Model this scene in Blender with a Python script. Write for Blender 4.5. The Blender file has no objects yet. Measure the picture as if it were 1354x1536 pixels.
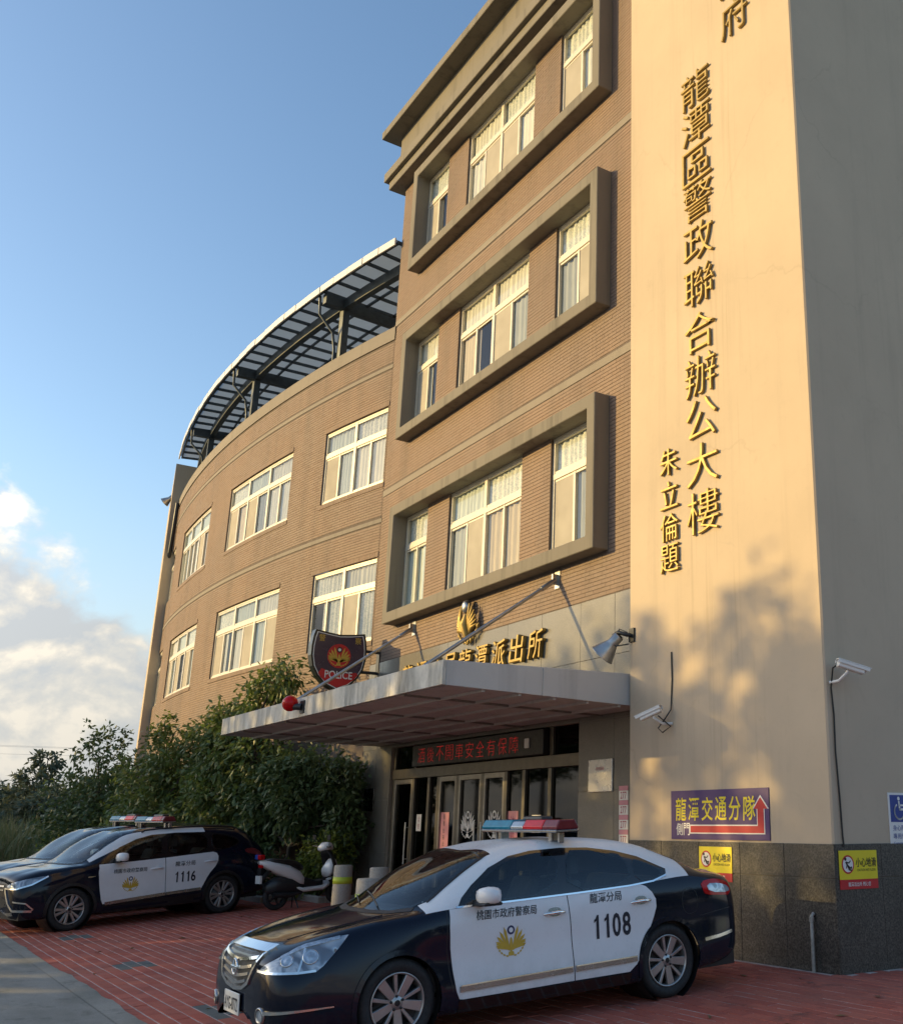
import bpy, bmesh, math, random
import numpy as np
from mathutils import Vector, Matrix
from mathutils.bvhtree import BVHTree
from mathutils.geometry import delaunay_2d_cdt

R = math.radians
scene = bpy.context.scene
COL = scene.collection
random.seed(7)
rng = np.random.default_rng(11)

# ------------------------------------------------------------------ camera
PITCH, YAW = 16.852, 36.625
CAM = Vector((0, 0, 1.52))
fw = Vector((-math.cos(R(YAW)), math.sin(R(YAW)), 0))
rt = Vector((fw.y, -fw.x, 0))
F = fw * math.cos(R(PITCH)) + Vector((0, 0, math.sin(R(PITCH))))
U = -fw * math.sin(R(PITCH)) + Vector((0, 0, math.cos(R(PITCH))))
cd = bpy.data.cameras.new('camera')
cd.sensor_fit = 'HORIZONTAL'
cd.sensor_width = 36.0
cd.lens = 1545.0 / 1354.0 * 36.0
cd.shift_x = -278.0 / 1354.0
cd.clip_start = 0.05
cd.clip_end = 3000
cam = bpy.data.objects.new('camera', cd)
COL.objects.link(cam)
m3 = Matrix((rt, U, -F)).transposed()
cam.matrix_world = Matrix.Translation(CAM) @ m3.to_4x4()
scene.camera = cam

# ------------------------------------------------------------------ light
SUN_AZ, SUN_EL = 36.0, 13.0          # degrees left of the facade normal, elevation
to_sun = Vector((-math.sin(R(SUN_AZ)) * math.cos(R(SUN_EL)), -math.cos(R(SUN_AZ)) * math.cos(R(SUN_EL)), math.sin(R(SUN_EL))))
sl = bpy.data.lights.new('sun', 'SUN')
sl.energy = 2.15
sl.angle = R(0.42)
sl.color = (1.0, 0.69, 0.25)
so = bpy.data.objects.new('sun', sl)
COL.objects.link(so)
so.rotation_euler = to_sun.to_track_quat('Z', 'Y').to_euler()

world = bpy.data.worlds.new('World')
scene.world = world
world.use_nodes = True
wn, wl = world.node_tree.nodes, world.node_tree.links
wn.clear()
def N(t, **kw):
    n = wn.new(t)
    for k, v in kw.items():
        setattr(n, k, v)
    return n
def wmath(op, a, b=None, c=None, clamp=False):
    n = N('ShaderNodeMath', operation=op, use_clamp=clamp)
    for i, v in enumerate((a, b, c)):
        if v is None: continue
        if isinstance(v, (int, float)): n.inputs[i].default_value = v
        else: wl.new(v, n.inputs[i])
    return n.outputs[0]
sky = N('ShaderNodeTexSky', sky_type='NISHITA', sun_disc=False)
sky.sun_elevation = R(SUN_EL)
sky.sun_rotation = math.atan2(to_sun.x, to_sun.y)
sky.altitude = 200
sky.air_density = 1.0
sky.dust_density = 1.4
sky.ozone_density = 1.3
tc = N('ShaderNodeTexCoord')
sep = N('ShaderNodeSeparateXYZ'); wl.new(tc.outputs['Generated'], sep.inputs[0])
az = wmath('ARCTAN2', sep.outputs['Y'], sep.outputs['X'])
el = wmath('ARCSINE', sep.outputs['Z'])
# cumulus banks stand along the whole horizon: their height follows the azimuth, noise breaks them up
AZ0 = math.atan2(0.03, -1.0)
bank = wmath('MULTIPLY', wmath('COSINE', wmath('MULTIPLY', wmath('SUBTRACT', az, AZ0), 8.0)), 0.125)
top = wmath('ADD', bank, 0.145)
cmb = N('ShaderNodeCombineXYZ')
wl.new(wmath('MULTIPLY', az, 1.0), cmb.inputs[0]); wl.new(wmath('MULTIPLY', el, 1.25), cmb.inputs[1])
def noise(scale, detail, rough, off, src=cmb.outputs[0], dist=0.0):
    mp = N('ShaderNodeMapping'); mp.inputs['Location'].default_value = off
    wl.new(src, mp.inputs['Vector'])
    n = N('ShaderNodeTexNoise'); n.inputs['Scale'].default_value = scale
    n.inputs['Detail'].default_value = detail; n.inputs['Roughness'].default_value = rough
    n.inputs['Distortion'].default_value = dist
    wl.new(mp.outputs[0], n.inputs['Vector'])
    return n.outputs['Fac']
OFF = (3.1, 1.7, 0.0)
n1 = noise(9.0, 9.0, 0.56, OFF, dist=0.15)
n1s = noise(9.0, 9.0, 0.56, (OFF[0] - 0.015, OFF[1] - 0.02, 0), dist=0.15)     # the same cloud, a step towards the sun
n2 = noise(5.0, 3.0, 0.5, (9.2, 4.1, 0))
dens = wmath('ADD', wmath('MULTIPLY', wmath('SUBTRACT', top, el), 10.0), wmath('ADD', wmath('MULTIPLY', wmath('SUBTRACT', n1, 0.5), 2.3), wmath('MULTIPLY', wmath('SUBTRACT', n2, 0.5), 0.5)))
mr = N('ShaderNodeMapRange', interpolation_type='SMOOTHSTEP'); wl.new(dens, mr.inputs[0])
mr.inputs[1].default_value = 0.02; mr.inputs[2].default_value = 0.42; mr.inputs[3].default_value = 0.0; mr.inputs[4].default_value = 0.92
lit = wmath('ADD', wmath('MULTIPLY', wmath('SUBTRACT', n1, n1s), 5.5), wmath('ADD', wmath('MULTIPLY', wmath('SUBTRACT', n1, 0.5), 1.6), 0.40), clamp=True)
ccol = N('ShaderNodeValToRGB')
ccol.color_ramp.elements[0].position = 0.05; ccol.color_ramp.elements[0].color = (1.5, 1.55, 1.6, 1)
ccol.color_ramp.elements[1].position = 0.95; ccol.color_ramp.elements[1].color = (3.3, 2.85, 2.2, 1)
e = ccol.color_ramp.elements.new(0.5); e.color = (2.15, 2.0, 1.75, 1)
wl.new(lit, ccol.inputs[0])
# low haze towards the horizon, all round
hz = N('ShaderNodeMapRange', interpolation_type='SMOOTHSTEP'); wl.new(el, hz.inputs[0])
hz.inputs[1].default_value = -0.02; hz.inputs[2].default_value = 0.34; hz.inputs[3].default_value = 0.72; hz.inputs[4].default_value = 0.0
mixh = N('ShaderNodeMix', data_type='RGBA'); wl.new(hz.outputs[0], mixh.inputs[0])
mixc = N('ShaderNodeMix', data_type='RGBA'); wl.new(mr.outputs[0], mixc.inputs[0])
hs_ = N('ShaderNodeHueSaturation'); hs_.inputs['Saturation'].default_value = 1.12; hs_.inputs['Value'].default_value = 0.82; wl.new(sky.outputs[0], hs_.inputs['Color'])
wl.new(hs_.outputs[0], mixc.inputs[6]); # clouds nearer the sun are brighter
dt = N('ShaderNodeVectorMath', operation='DOT_PRODUCT'); wl.new(tc.outputs['Generated'], dt.inputs[0]); dt.inputs[1].default_value = to_sun
gl = wmath('ADD', wmath('MULTIPLY', wmath('POWER', wmath('MAXIMUM', dt.outputs['Value'], 0.0), 3.0), 2.2), 1.0)
cs_ = N('ShaderNodeVectorMath', operation='SCALE'); wl.new(ccol.outputs[0], cs_.inputs[0]); wl.new(gl, cs_.inputs['Scale'])
wl.new(cs_.outputs[0], mixc.inputs[7])
wl.new(mixc.outputs[2], mixh.inputs[6]); mixh.inputs[7].default_value = (1.62, 1.66, 1.66, 1)
bg = N('ShaderNodeBackground'); bg.inputs['Strength'].default_value = 0.15
wl.new(mixh.outputs[2], bg.inputs[0])
wo = N('ShaderNodeOutputWorld'); wl.new(bg.outputs[0], wo.inputs[0])

vs = scene.view_settings
vs.view_transform = 'Standard'; vs.look = 'None'; vs.gamma = 1.0; vs.exposure = 1.2
vs.use_curve_mapping = False
scene.cycles.max_bounces = 6
scene.cycles.transparent_max_bounces = 12
scene.cycles.caustics_reflective = False
scene.cycles.caustics_refractive = False
scene.cycles.sample_clamp_indirect = 6.0

# ------------------------------------------------------------------ helpers
WM = {}
def link(o, parent=None):
    COL.objects.link(o)
    if parent is not None: o.parent = parent
    return o
def tag(o, label=None, cat=None, group=None, kind=None):
    if label: o['label'] = label
    if cat: o['category'] = cat
    if group: o['group'] = group
    if kind: o['kind'] = kind
    return o
def thing(name, label, cat, loc=(0, 0, 0), rot=None, group=None):
    o = bpy.data.objects.new(name, None)
    o.empty_display_size = 0.2
    M = Matrix.Translation(Vector(loc))
    if rot is not None: M = M @ rot.to_4x4()
    o.matrix_world = M
    WM[o.name] = M
    link(o)
    return tag(o, label, cat, group)
def copy_tree(o, parent=None):
    c = o.copy()
    COL.objects.link(c)
    c.parent = parent
    for ch in o.children:
        copy_tree(ch, c)
    return c
def wmat(p):
    return WM.get(p.name, Matrix.Identity(4)) if p is not None else Matrix.Identity(4)

class MB:
    """collects faces and builds one mesh object"""
    def __init__(s): s.v = []; s.f = []; s.m = []; s.sm = []
    def add(s, vs, fs, mi=0, smooth=False):
        b = len(s.v)
        s.v += [tuple(p) for p in vs]
        for q in fs:
            s.f.append(tuple(b + i for i in q)); s.m.append(mi); s.sm.append(smooth)
        return s
    def quad(s, a, b, c, d, mi=0): return s.add((a, b, c, d), ((0, 1, 2, 3),), mi)
    def box(s, x0, x1, y0, y1, z0, z1, mi=0, fn=None, skip=''):
        v = [(x0, y0, z0), (x1, y0, z0), (x1, y1, z0), (x0, y1, z0), (x0, y0, z1), (x1, y0, z1), (x1, y1, z1), (x0, y1, z1)]
        if fn: v = [fn(*p) for p in v]
        F6 = dict(b=(0, 3, 2, 1), t=(4, 5, 6, 7), f=(0, 1, 5, 4), r=(1, 2, 6, 5), k=(2, 3, 7, 6), l=(3, 0, 4, 7))
        return s.add(v, [q for k, q in F6.items() if k not in skip], mi)
    def tube(s, pts, r, n=8, mi=0, cap=True):
        pts = [Vector(p) for p in pts]
        rs = r if isinstance(r, (list, tuple)) else [r] * len(pts)
        rings = []
        up = Vector((0, 0, 1))
        prev = None
        for i, p in enumerate(pts):
            t = (pts[min(i + 1, len(pts) - 1)] - pts[max(i - 1, 0)])
            if t.length < 1e-9: t = Vector((0, 0, 1))
            t.normalize()
            if prev is None:
                a = t.cross(up)
                if a.length < 1e-3: a = t.cross(Vector((1, 0, 0)))
            else:
                a = prev - t * prev.dot(t)
            a.normalize(); prev = a
            b = t.cross(a)
            rings.append([p + (a * math.cos(2 * math.pi * k / n) + b * math.sin(2 * math.pi * k / n)) * rs[i] for k in range(n)])
        vs = [q for rg in rings for q in rg]
        fs = []
        for i in range(len(rings) - 1):
            for k in range(n):
                fs.append((i * n + k, i * n + (k + 1) % n, (i + 1) * n + (k + 1) % n, (i + 1) * n + k))
        s.add(vs, fs, mi, True)
        if cap:
            s.add(rings[0], (tuple(range(n))[::-1],), mi)
            s.add(rings[-1], (tuple(range(n)),), mi)
        return s
    def lathe(s, prof, n=24, M=None, mi=0, smooth=True, closed=False):
        """prof: list of (r, h) about local z"""
        M = M or Matrix.Identity(4)
        vs = []
        for r_, h in prof:
            for k in range(n):
                a = 2 * math.pi * k / n
                vs.append(M @ Vector((r_ * math.cos(a), r_ * math.sin(a), h)))
        fs = []
        P = len(prof)
        for i in range(P if closed else P - 1):
            j = (i + 1) % P
            for k in range(n):
                fs.append((i * n + k, i * n + (k + 1) % n, j * n + (k + 1) % n, j * n + k))
        return s.add(vs, fs, mi, smooth)
    def prism(s, poly, M, d0, d1, mi=0, back=True):
        """2-D polygon in local xy, extruded along local z from d0 to d1"""
        n = len(poly)
        a = [M @ Vector((x, y, d1)) for x, y in poly]
        b = [M @ Vector((x, y, d0)) for x, y in poly]
        fs = [tuple(range(n))] + [(i, i + n, (i + 1) % n + n, (i + 1) % n) for i in range(n)]
        if back: fs.append(tuple(range(2 * n - 1, n - 1, -1)))
        return s.add(a + b, fs, mi)
    def build(s, name, mats, parent=None, bevel=0, kind=None, local=False, recalc=False, seg=1):
        me = bpy.data.meshes.new(name)
        Mi = None if (local or parent is None) else wmat(parent).inverted()
        v = s.v if Mi is None else [tuple(Mi @ Vector(p)) for p in s.v]
        me.from_pydata(v, [], s.f)
        if not isinstance(mats, (list, tuple)): mats = [mats]
        for m in mats: me.materials.append(m)
        me.polygons.foreach_set('material_index', s.m)
        me.polygons.foreach_set('use_smooth', s.sm)
        me.update()
        if recalc:
            bm = bmesh.new(); bm.from_mesh(me); bmesh.ops.recalc_face_normals(bm, faces=bm.faces); bm.to_mesh(me); bm.free()
        o = bpy.data.objects.new(name, me)
        link(o, parent)
        WM[o.name] = wmat(parent)
        if bevel:
            b = o.modifiers.new('bevel', 'BEVEL'); b.width = bevel; b.segments = seg; b.limit_method = 'ANGLE'
        if kind: o['kind'] = kind
        return o

def np_mesh(name, V, Fq, mat, parent=None, smooth=False, kind=None):
    """big meshes from numpy: V (n,3), Fq (m,k)"""
    me = bpy.data.meshes.new(name)
    V = np.asarray(V, np.float32); Fq = np.asarray(Fq, np.int32)
    if parent is not None:
        Mi = np.array(wmat(parent).inverted(), np.float32)
        V = V @ Mi[:3, :3].T + Mi[:3, 3]
    k = Fq.shape[1]
    me.vertices.add(len(V)); me.vertices.foreach_set('co', V.astype(np.float32).ravel())
    me.loops.add(Fq.size); me.loops.foreach_set('vertex_index', Fq.ravel())
    me.polygons.add(len(Fq)); me.polygons.foreach_set('loop_start', np.arange(0, Fq.size, k, dtype=np.int32))
    me.polygons.foreach_set('use_smooth', np.full(len(Fq), smooth))
    me.update(calc_edges=True)
    me.materials.append(mat)
    o = bpy.data.objects.new(name, me); link(o, parent); WM[o.name] = wmat(parent)
    if kind: o['kind'] = kind
    return o

# ------------------------------------------------------------------ materials
class NT:
    def __init__(s, name):
        s.m = bpy.data.materials.new(name); s.m.use_nodes = True
        s.t = s.m.node_tree; s.n = s.t.nodes; s.l = s.t.links
        s.b = s.n['Principled BSDF']; s.out = s.n['Material Output']
        s._tc = None
    def node(s, t, **kw):
        n = s.n.new(t)
        for k, v in kw.items(): setattr(n, k, v)
        return n
    def co(s, kind='Object'):
        if s._tc is None: s._tc = s.node('ShaderNodeTexCoord')
        return s._tc.outputs[kind]
    def pos(s):
        return s.node('ShaderNodeNewGeometry').outputs['Position']
    def noise(s, scale, detail=4, rough=.55, vec=None, stretch=None, dist=0):
        v = vec or s.pos()
        if stretch:
            mp = s.node('ShaderNodeMapping'); mp.inputs['Scale'].default_value = stretch
            s.l.new(v, mp.inputs['Vector']); v = mp.outputs[0]
        n = s.node('ShaderNodeTexNoise'); n.inputs['Scale'].default_value = scale
        n.inputs['Detail'].default_value = detail; n.inputs['Roughness'].default_value = rough; n.inputs['Distortion'].default_value = dist
        s.l.new(v, n.inputs['Vector'])
        return n.outputs['Fac']
    def ramp(s, fac, stops):
        r = s.node('ShaderNodeValToRGB'); cr = r.color_ramp
        cr.elements[0].position = stops[0][0]; cr.elements[0].color = (*stops[0][1], 1)
        cr.elements[1].position = stops[-1][0]; cr.elements[1].color = (*stops[-1][1], 1)
        for p, c in stops[1:-1]:
            e = cr.elements.new(p); e.color = (*c, 1)
        s.l.new(fac, r.inputs[0]); return r.outputs[0]
    def fr(s, fac, a0, a1, b0=0., b1=1.):
        r = s.node('ShaderNodeMapRange'); s.l.new(fac, r.inputs[0])
        for i, v in enumerate((a0, a1, b0, b1)): r.inputs[i + 1].default_value = v
        return r.outputs[0]
    def mix(s, fac, a, b, blend='MIX'):
        n = s.node('ShaderNodeMix', data_type='RGBA', blend_type=blend)
        for sock, v in ((n.inputs[0], fac), (n.inputs[6], a), (n.inputs[7], b)):
            if isinstance(v, (int, float)): sock.default_value = v
            elif isinstance(v, tuple): sock.default_value = (*v, 1)
            else: s.l.new(v, sock)
        return n.outputs[2]
    def math(s, op, a, b=None):
        n = s.node('ShaderNodeMath', operation=op)
        for i, v in enumerate((a, b)):
            if v is None: continue
            if isinstance(v, (int, float)): n.inputs[i].default_value = v
            else: s.l.new(v, n.inputs[i])
        return n.outputs[0]
    def rnd(s):
        """one random number for each loose piece and each object"""
        g = s.node('ShaderNodeNewGeometry'); oi = s.node('ShaderNodeObjectInfo')
        return s.math('FRACT', s.math('ADD', g.outputs['Random Per Island'], oi.outputs['Random']))
    def base(s, c):
        if isinstance(c, tuple): s.b.inputs['Base Color'].default_value = (*c, 1)
        else: s.l.new(c, s.b.inputs['Base Color'])
        return s
    def rough(s, r):
        if isinstance(r, (int, float)): s.b.inputs['Roughness'].default_value = r
        else: s.l.new(r, s.b.inputs['Roughness'])
        return s
    def bump(s, h, strength=.3, dist=.01):
        b = s.node('ShaderNodeBump'); b.inputs['Strength'].default_value = strength; b.inputs['Distance'].default_value = dist
        s.l.new(h, b.inputs['Height']); s.l.new(b.outputs[0], s.b.inputs['Normal'])
        return s
    def set(s, **kw):
        for k, v in kw.items():
            s.b.inputs[k.replace('_', ' ')].default_value = v
        return s

def simple(name, c, rough=.5, metal=0., var=.12, scale=6., coat=0., bumps=0., bscale=60, spec=.5):
    t = NT(name)
    n = t.noise(scale, 5)
    lo = tuple(x * (1 - var) for x in c); hi = tuple(min(1, x * (1 + var)) for x in c)
    t.base(t.ramp(n, [(.3, lo), (.7, hi)]))
    t.rough(t.fr(t.noise(scale * 2.3, 4), .3, .7, max(.02, rough * .85), min(1, rough * 1.15)))
    t.set(Metallic=metal, Specular_IOR_Level=spec)
    if coat: t.set(Coat_Weight=coat, Coat_Roughness=.04)
    if bumps: t.bump(t.noise(bscale, 4), bumps, .005)
    return t.m

def plaster(name, c, streak=.35, cracks=.0):
    t = NT(name)
    big = t.noise(.55, 6, .6)
    fine = t.noise(9, 6, .6)
    st = t.noise(1.6, 5, .65, stretch=(2.2, 2.2, .12))
    col = t.mix(t.fr(big, .35, .7), tuple(x * .93 for x in c), tuple(min(1, x * 1.05) for x in c))
    col = t.mix(t.math('MULTIPLY', t.fr(st, .52, .78), streak), col, tuple(x * .52 for x in c))
    col = t.mix(t.math('MULTIPLY', t.fr(fine, .55, .8), .12), col, tuple(x * .6 for x in c))
    if cracks:
        vo = t.node('ShaderNodeTexVoronoi', feature='DISTANCE_TO_EDGE'); vo.inputs['Scale'].default_value = .42
        ad = t.node('ShaderNodeVectorMath', operation='ADD'); nz = t.node('ShaderNodeTexNoise'); nz.inputs['Scale'].default_value = 1.4; nz.inputs['Detail'].default_value = 6
        t.l.new(t.pos(), ad.inputs[0]); t.l.new(nz.outputs['Color'], ad.inputs[1]); t.l.new(t.pos(), nz.inputs['Vector']); t.l.new(ad.outputs[0], vo.inputs['Vector'])
        ck = t.fr(vo.outputs['Distance'], .002, .012, 1, 0)
        ck = t.math('MULTIPLY', ck, t.fr(t.noise(.5, 3), .52, .62))
        col = t.mix(t.math('MULTIPLY', ck, cracks), col, tuple(x * .45 for x in c))
        pt = t.noise(.23, 3, .5); col = t.mix(t.fr(pt, .52, .57, 0, .10), col, tuple(min(1, x * 1.12) for x in c))
        sp = t.noise(3.2, 8, .75); col = t.mix(t.fr(sp, .60, .72, 0, .22), col, tuple(x * .62 for x in c))
    t.base(col).rough(.85)
    t.bump(t.noise(45, 5), .12, .006)
    return t.m

mat = {}
mat['cream'] = plaster('cream_plaster', (.545, .44, .315), .28, .15)
mat['concrete'] = plaster('frame_concrete', (.21, .19, .155), 1.0)
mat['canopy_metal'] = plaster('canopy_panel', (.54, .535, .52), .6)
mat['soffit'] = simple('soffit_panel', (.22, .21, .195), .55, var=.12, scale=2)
def fascia():
    t = NT('fascia_weathered')
    a = t.noise(1.0, 6, .7, stretch=(3.2, 3.2, .4)); b = t.noise(1.0, 5, .7, stretch=(2.2, 2.2, 1.2)); f = t.noise(25, 5, .7)
    c = t.ramp(b, [(.35, (.42, .40, .35)), (.62, (.68, .65, .58))])
    c = t.mix(t.fr(a, .50, .66, 0, .8), c, (.16, .155, .135))
    c = t.mix(t.fr(f, .5, .75, 0, .25), c, (.2, .19, .16))
    t.base(c).rough(.75); t.bump(f, .15, .004)
    return t.m
mat['fascia_dirty'] = fascia()
def tower_plaster():
    m = plaster('tower_plaster', (.545, .44, .315), .28, .15)
    t = NT('x'); bpy.data.materials.remove(t.m)
    t.m = m; t.t = m.node_tree; t.n = t.t.nodes; t.l = t.t.links; t.b = t.n['Principled BSDF']; t._tc = None
    src = t.b.inputs['Base Color'].links[0].from_socket
    sx = t.node('ShaderNodeSeparateXYZ'); t.l.new(t.pos(), sx.inputs[0])
    band = t.math('MULTIPLY', t.fr(sx.outputs['X'], -11.2, -10.5), t.fr(sx.outputs['X'], -8.9, -9.5))
    st = t.fr(t.noise(1.0, 4, .6, stretch=(13, 1, .32)), .56, .70)
    t.base(t.mix(t.math('MULTIPLY', t.math('MULTIPLY', band, st), .20), src, (.25, .19, .12)))
    return m
mat['tower_cream'] = tower_plaster()
def tile_mat():
    t = NT('facade_tile')
    r = t.rnd()
    c = t.ramp(r, [(0, (.270, .182, .128)), (.35, (.285, .195, .138)), (.7, (.305, .210, .150)), (1, (.278, .188, .132))])
    st = t.noise(.8, 5, .62, stretch=(1.6, 1.6, .25))
    bt = t.noise(.35, 2, .5); c = t.mix(t.fr(bt, .42, .6, 0, .35), c, (.215, .172, .146))
    c = t.mix(t.math('MULTIPLY', t.fr(st, .46, .72), .5), c, (.115, .09, .075))
    c = t.mix(.18, c, t.ramp(t.noise(40, 4), [(.3, (.135, .10, .08)), (.7, (.25, .19, .155))]))
    t.base(c).rough(t.fr(r, 0, 1, .66, .78)); t.set(Specular_IOR_Level=.3); t.bump(t.noise(55, 4), .10, .003)
    return t.m
mat['tile'] = tile_mat()
mat['mortar'] = simple('tile_mortar', (.135, .105, .085), .9, scale=8)
mat['band'] = plaster('band_render', (.27, .235, .19), .5)
def granite(name, dark, light, rough, sc=150, big=.3):
    t = NT(name)
    n = t.noise(sc, 3, .7); m2 = t.noise(sc * .35, 3, .6); b = t.noise(1.3, 5, .6)
    c = t.ramp(n, [(.34, dark), (.5, tuple((a + b_) / 2 for a, b_ in zip(dark, light))), (.66, light)])
    c = t.mix(t.fr(m2, .4, .7, 0, .5), c, dark)
    c = t.mix(t.fr(b, .4, .75, 0, big), c, tuple(x * .6 for x in dark))
    t.base(c).rough(rough)
    return t.m
mat['granite'] = granite('plinth_granite', (.015, .014, .013), (.15, .135, .115), .36, 48, .4)
mat['granite_wall'] = granite('entrance_granite', (.12, .115, .10), (.27, .25, .215), .28, 190, .4)
mat['joint'] = simple('stone_joint', (.34, .31, .26), .9)
mat['white_frame'] = simple('window_aluminium', (.70, .64, .52), .38, var=.05)
mat['bronze'] = simple('bronze_aluminium', (.14, .125, .10), .36, metal=.6, var=.15)
mat['bronze_light'] = simple('satin_door_frame', (.30, .275, .235), .34, metal=.6, var=.12)
mat['dark_metal'] = simple('dark_steel', (.03, .033, .037), .4, metal=.3, var=.2)
mat['blue_steel'] = simple('roof_steel', (.06, .078, .092), .45, metal=.2, var=.2)
mat['steel'] = simple('galvanised_steel', (.42, .42, .41), .34, metal=.85, var=.2)
mat['white_paint'] = simple('white_enamel', (.72, .71, .68), .35, var=.05)
mat['black'] = simple('black_plastic', (.012, .012, .013), .45, var=.3)
mat['rubber'] = simple('tyre_rubber', (.017, .017, .018), .75, var=.3, scale=20)
mat['room'] = simple('room_interior', (.20, .19, .17), .9)
def glass_mat(name, tint, fac0, fac1, rough=.03, wav=.03):
    t = NT(name)
    tr = t.node('ShaderNodeBsdfTransparent'); tr.inputs[0].default_value = (*tint, 1)
    gl = t.node('ShaderNodeBsdfGlossy'); gl.inputs['Roughness'].default_value = rough; gl.inputs[0].default_value = (.95, .97, 1, 1)
    fn = t.node('ShaderNodeFresnel'); fn.inputs[0].default_value = 1.5
    bp = t.node('ShaderNodeBump'); bp.inputs['Strength'].default_value = wav; bp.inputs['Distance'].default_value = .02
    t.l.new(t.noise(1.7, 2), bp.inputs['Height']); t.l.new(bp.outputs[0], gl.inputs['Normal'])
    mx = t.node('ShaderNodeMixShader')
    t.l.new(t.fr(fn.outputs[0], 0, 1, fac0, fac1), mx.inputs[0]); t.l.new(tr.outputs[0], mx.inputs[1]); t.l.new(gl.outputs[0], mx.inputs[2])
    t.l.new(mx.outputs[0], t.out.inputs[0])
    return t.m
mat['pane'] = glass_mat('window_pane', (.95, .97, .96), .02, .5)
mat['pane_dark'] = glass_mat('door_pane', (.16, .18, .17), .02, .30, wav=.004)
def curtain_mat(name, c):
    t = NT(name)
    n = t.noise(7, 4, stretch=(1, 1, .4))
    t.base(t.ramp(n, [(.3, tuple(x * .85 for x in c)), (.7, c)])).rough(.9)
    return t.m
mat['curtain'] = curtain_mat('white_curtain', (.82, .80, .72))
mat['curtain_tan'] = curtain_mat('beige_curtain', (.62, .52, .38))
mat['curtain_grey'] = curtain_mat('grey_blind', (.42, .44, .43))
mat['curtain_blue'] = curtain_mat('pale_blue_blind', (.66, .72, .68))
def lace():
    t = NT('lace_curtain')
    n = t.noise(16, 3, .7, dist=1.5)
    t.base(t.ramp(n, [(.42, (.55, .60, .57)), (.55, (.82, .81, .75))])).rough(.9)
    return t.m
mat['lace'] = lace()
mat['screen'] = simple('insect_screen', (.40, .365, .30), .8, var=.08, scale=1.5)
mat['gold'] = simple('gold_letter_metal', (.36, .255, .085), .50, metal=.45, var=.15, spec=.3)
mat['goldpaint'] = simple('gold_paint', (.62, .40, .06), .5, var=.1)
def paver_mat(name, cols, dirt):
    t = NT(name)
    r = t.rnd()
    c = t.ramp(r, [(i / (len(cols) - 1), q) for i, q in enumerate(cols)])
    c = t.mix(.25, c, t.ramp(t.noise(60, 4), [(.3, tuple(x * .6 for x in cols[0])), (.7, tuple(x * 1.35 for x in cols[-1]))]))
    c = t.mix(t.math('MULTIPLY', t.fr(t.noise(.9, 6, .65), .42, .72), .55), c, dirt)
    c = t.mix(t.math('MULTIPLY', t.fr(t.noise(1.7, 5, .6, dist=.8), .60, .70), .6), c, (.07, .045, .04))
    c = t.mix(t.math('MULTIPLY', t.fr(t.noise(14, 6, .8), .62, .75), .5), c, (.33, .24, .20))
    t.base(c).rough(t.fr(t.noise(2.2, 5), .3, .7, .72, .95)); t.set(Specular_IOR_Level=.3); t.bump(t.noise(90, 4), .25, .004)
    return t.m
mat['paver'] = paver_mat('red_paver', [(.36, .085, .058), (.44, .112, .074), (.49, .138, .09), (.39, .098, .068)], (.24, .105, .08))
mat['paver_grey'] = paver_mat('grey_paver', [(.105, .12, .12), (.125, .14, .135), (.14, .15, .14)], (.08, .085, .08))
mat['grout'] = simple('paver_grout', (.46, .36, .32), .95, scale=5, var=.25)
def road_mat():
    t = NT('worn_concrete')
    n = t.noise(.7, 7, .65, stretch=(1, 2.2, 1)); g = t.noise(70, 5, .7); cr = t.noise(3.0, 6, .7)
    c = t.ramp(n, [(.3, (.18, .185, .16)), (.5, (.27, .265, .235)), (.72, (.37, .36, .32))])
    c = t.mix(t.fr(g, .35, .7, 0, .35), c, (.06, .062, .055))
    c = t.mix(t.math('MULTIPLY', t.fr(cr, .56, .66), .45), c, (.06, .065, .055))
    t.base(c).rough(.9); t.bump(g, .4, .006)
    return t.m
mat['road'] = road_mat()
def soil_mat():
    t = NT('soil_and_turf')
    n = t.noise(.35, 7, .65)
    t.base(t.ramp(n, [(.3, (.07, .08, .035)), (.5, (.11, .115, .05)), (.7, (.16, .145, .08))])).rough(.95); t.bump(t.noise(14, 5), .5, .03)
    return t.m
mat['soil'] = soil_mat()
def dry_mat():
    t = NT('dry_ground')
    t.base(t.ramp(t.noise(.12, 7, .65), [(.3, (.15, .14, .085)), (.5, (.22, .195, .13)), (.7, (.30, .26, .18))])).rough(.95); t.bump(t.noise(9, 5), .5, .03)
    return t.m
mat['dry'] = dry_mat()
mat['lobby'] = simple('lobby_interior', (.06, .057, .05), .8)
def leaf_mat(name, cols, gloss=.45, trans=.25):
    t = NT(name)
    r = t.rnd()
    c = t.ramp(r, [(i / (len(cols) - 1), q) for i, q in enumerate(cols)])
    c = t.mix(t.fr(t.noise(.9, 3), .4, .65, 0, .45), c, tuple(x * .7 for x in cols[0]))
    t.base(c).rough(gloss)
    tl = t.node('ShaderNodeBsdfTranslucent'); t.l.new(c, tl.inputs[0])
    mx = t.node('ShaderNodeMixShader'); mx.inputs[0].default_value = trans
    t.l.new(t.b.outputs[0], mx.inputs[1]); t.l.new(tl.outputs[0], mx.inputs[2]); t.l.new(mx.outputs[0], t.out.inputs[0])
    return t.m
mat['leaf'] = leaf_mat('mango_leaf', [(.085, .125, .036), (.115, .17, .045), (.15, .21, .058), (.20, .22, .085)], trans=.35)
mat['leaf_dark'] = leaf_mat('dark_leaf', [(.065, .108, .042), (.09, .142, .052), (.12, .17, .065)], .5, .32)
mat['leaf_bright'] = leaf_mat('young_leaf', [(.13, .18, .03), (.19, .24, .04), (.25, .28, .06)], trans=.4)
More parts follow.
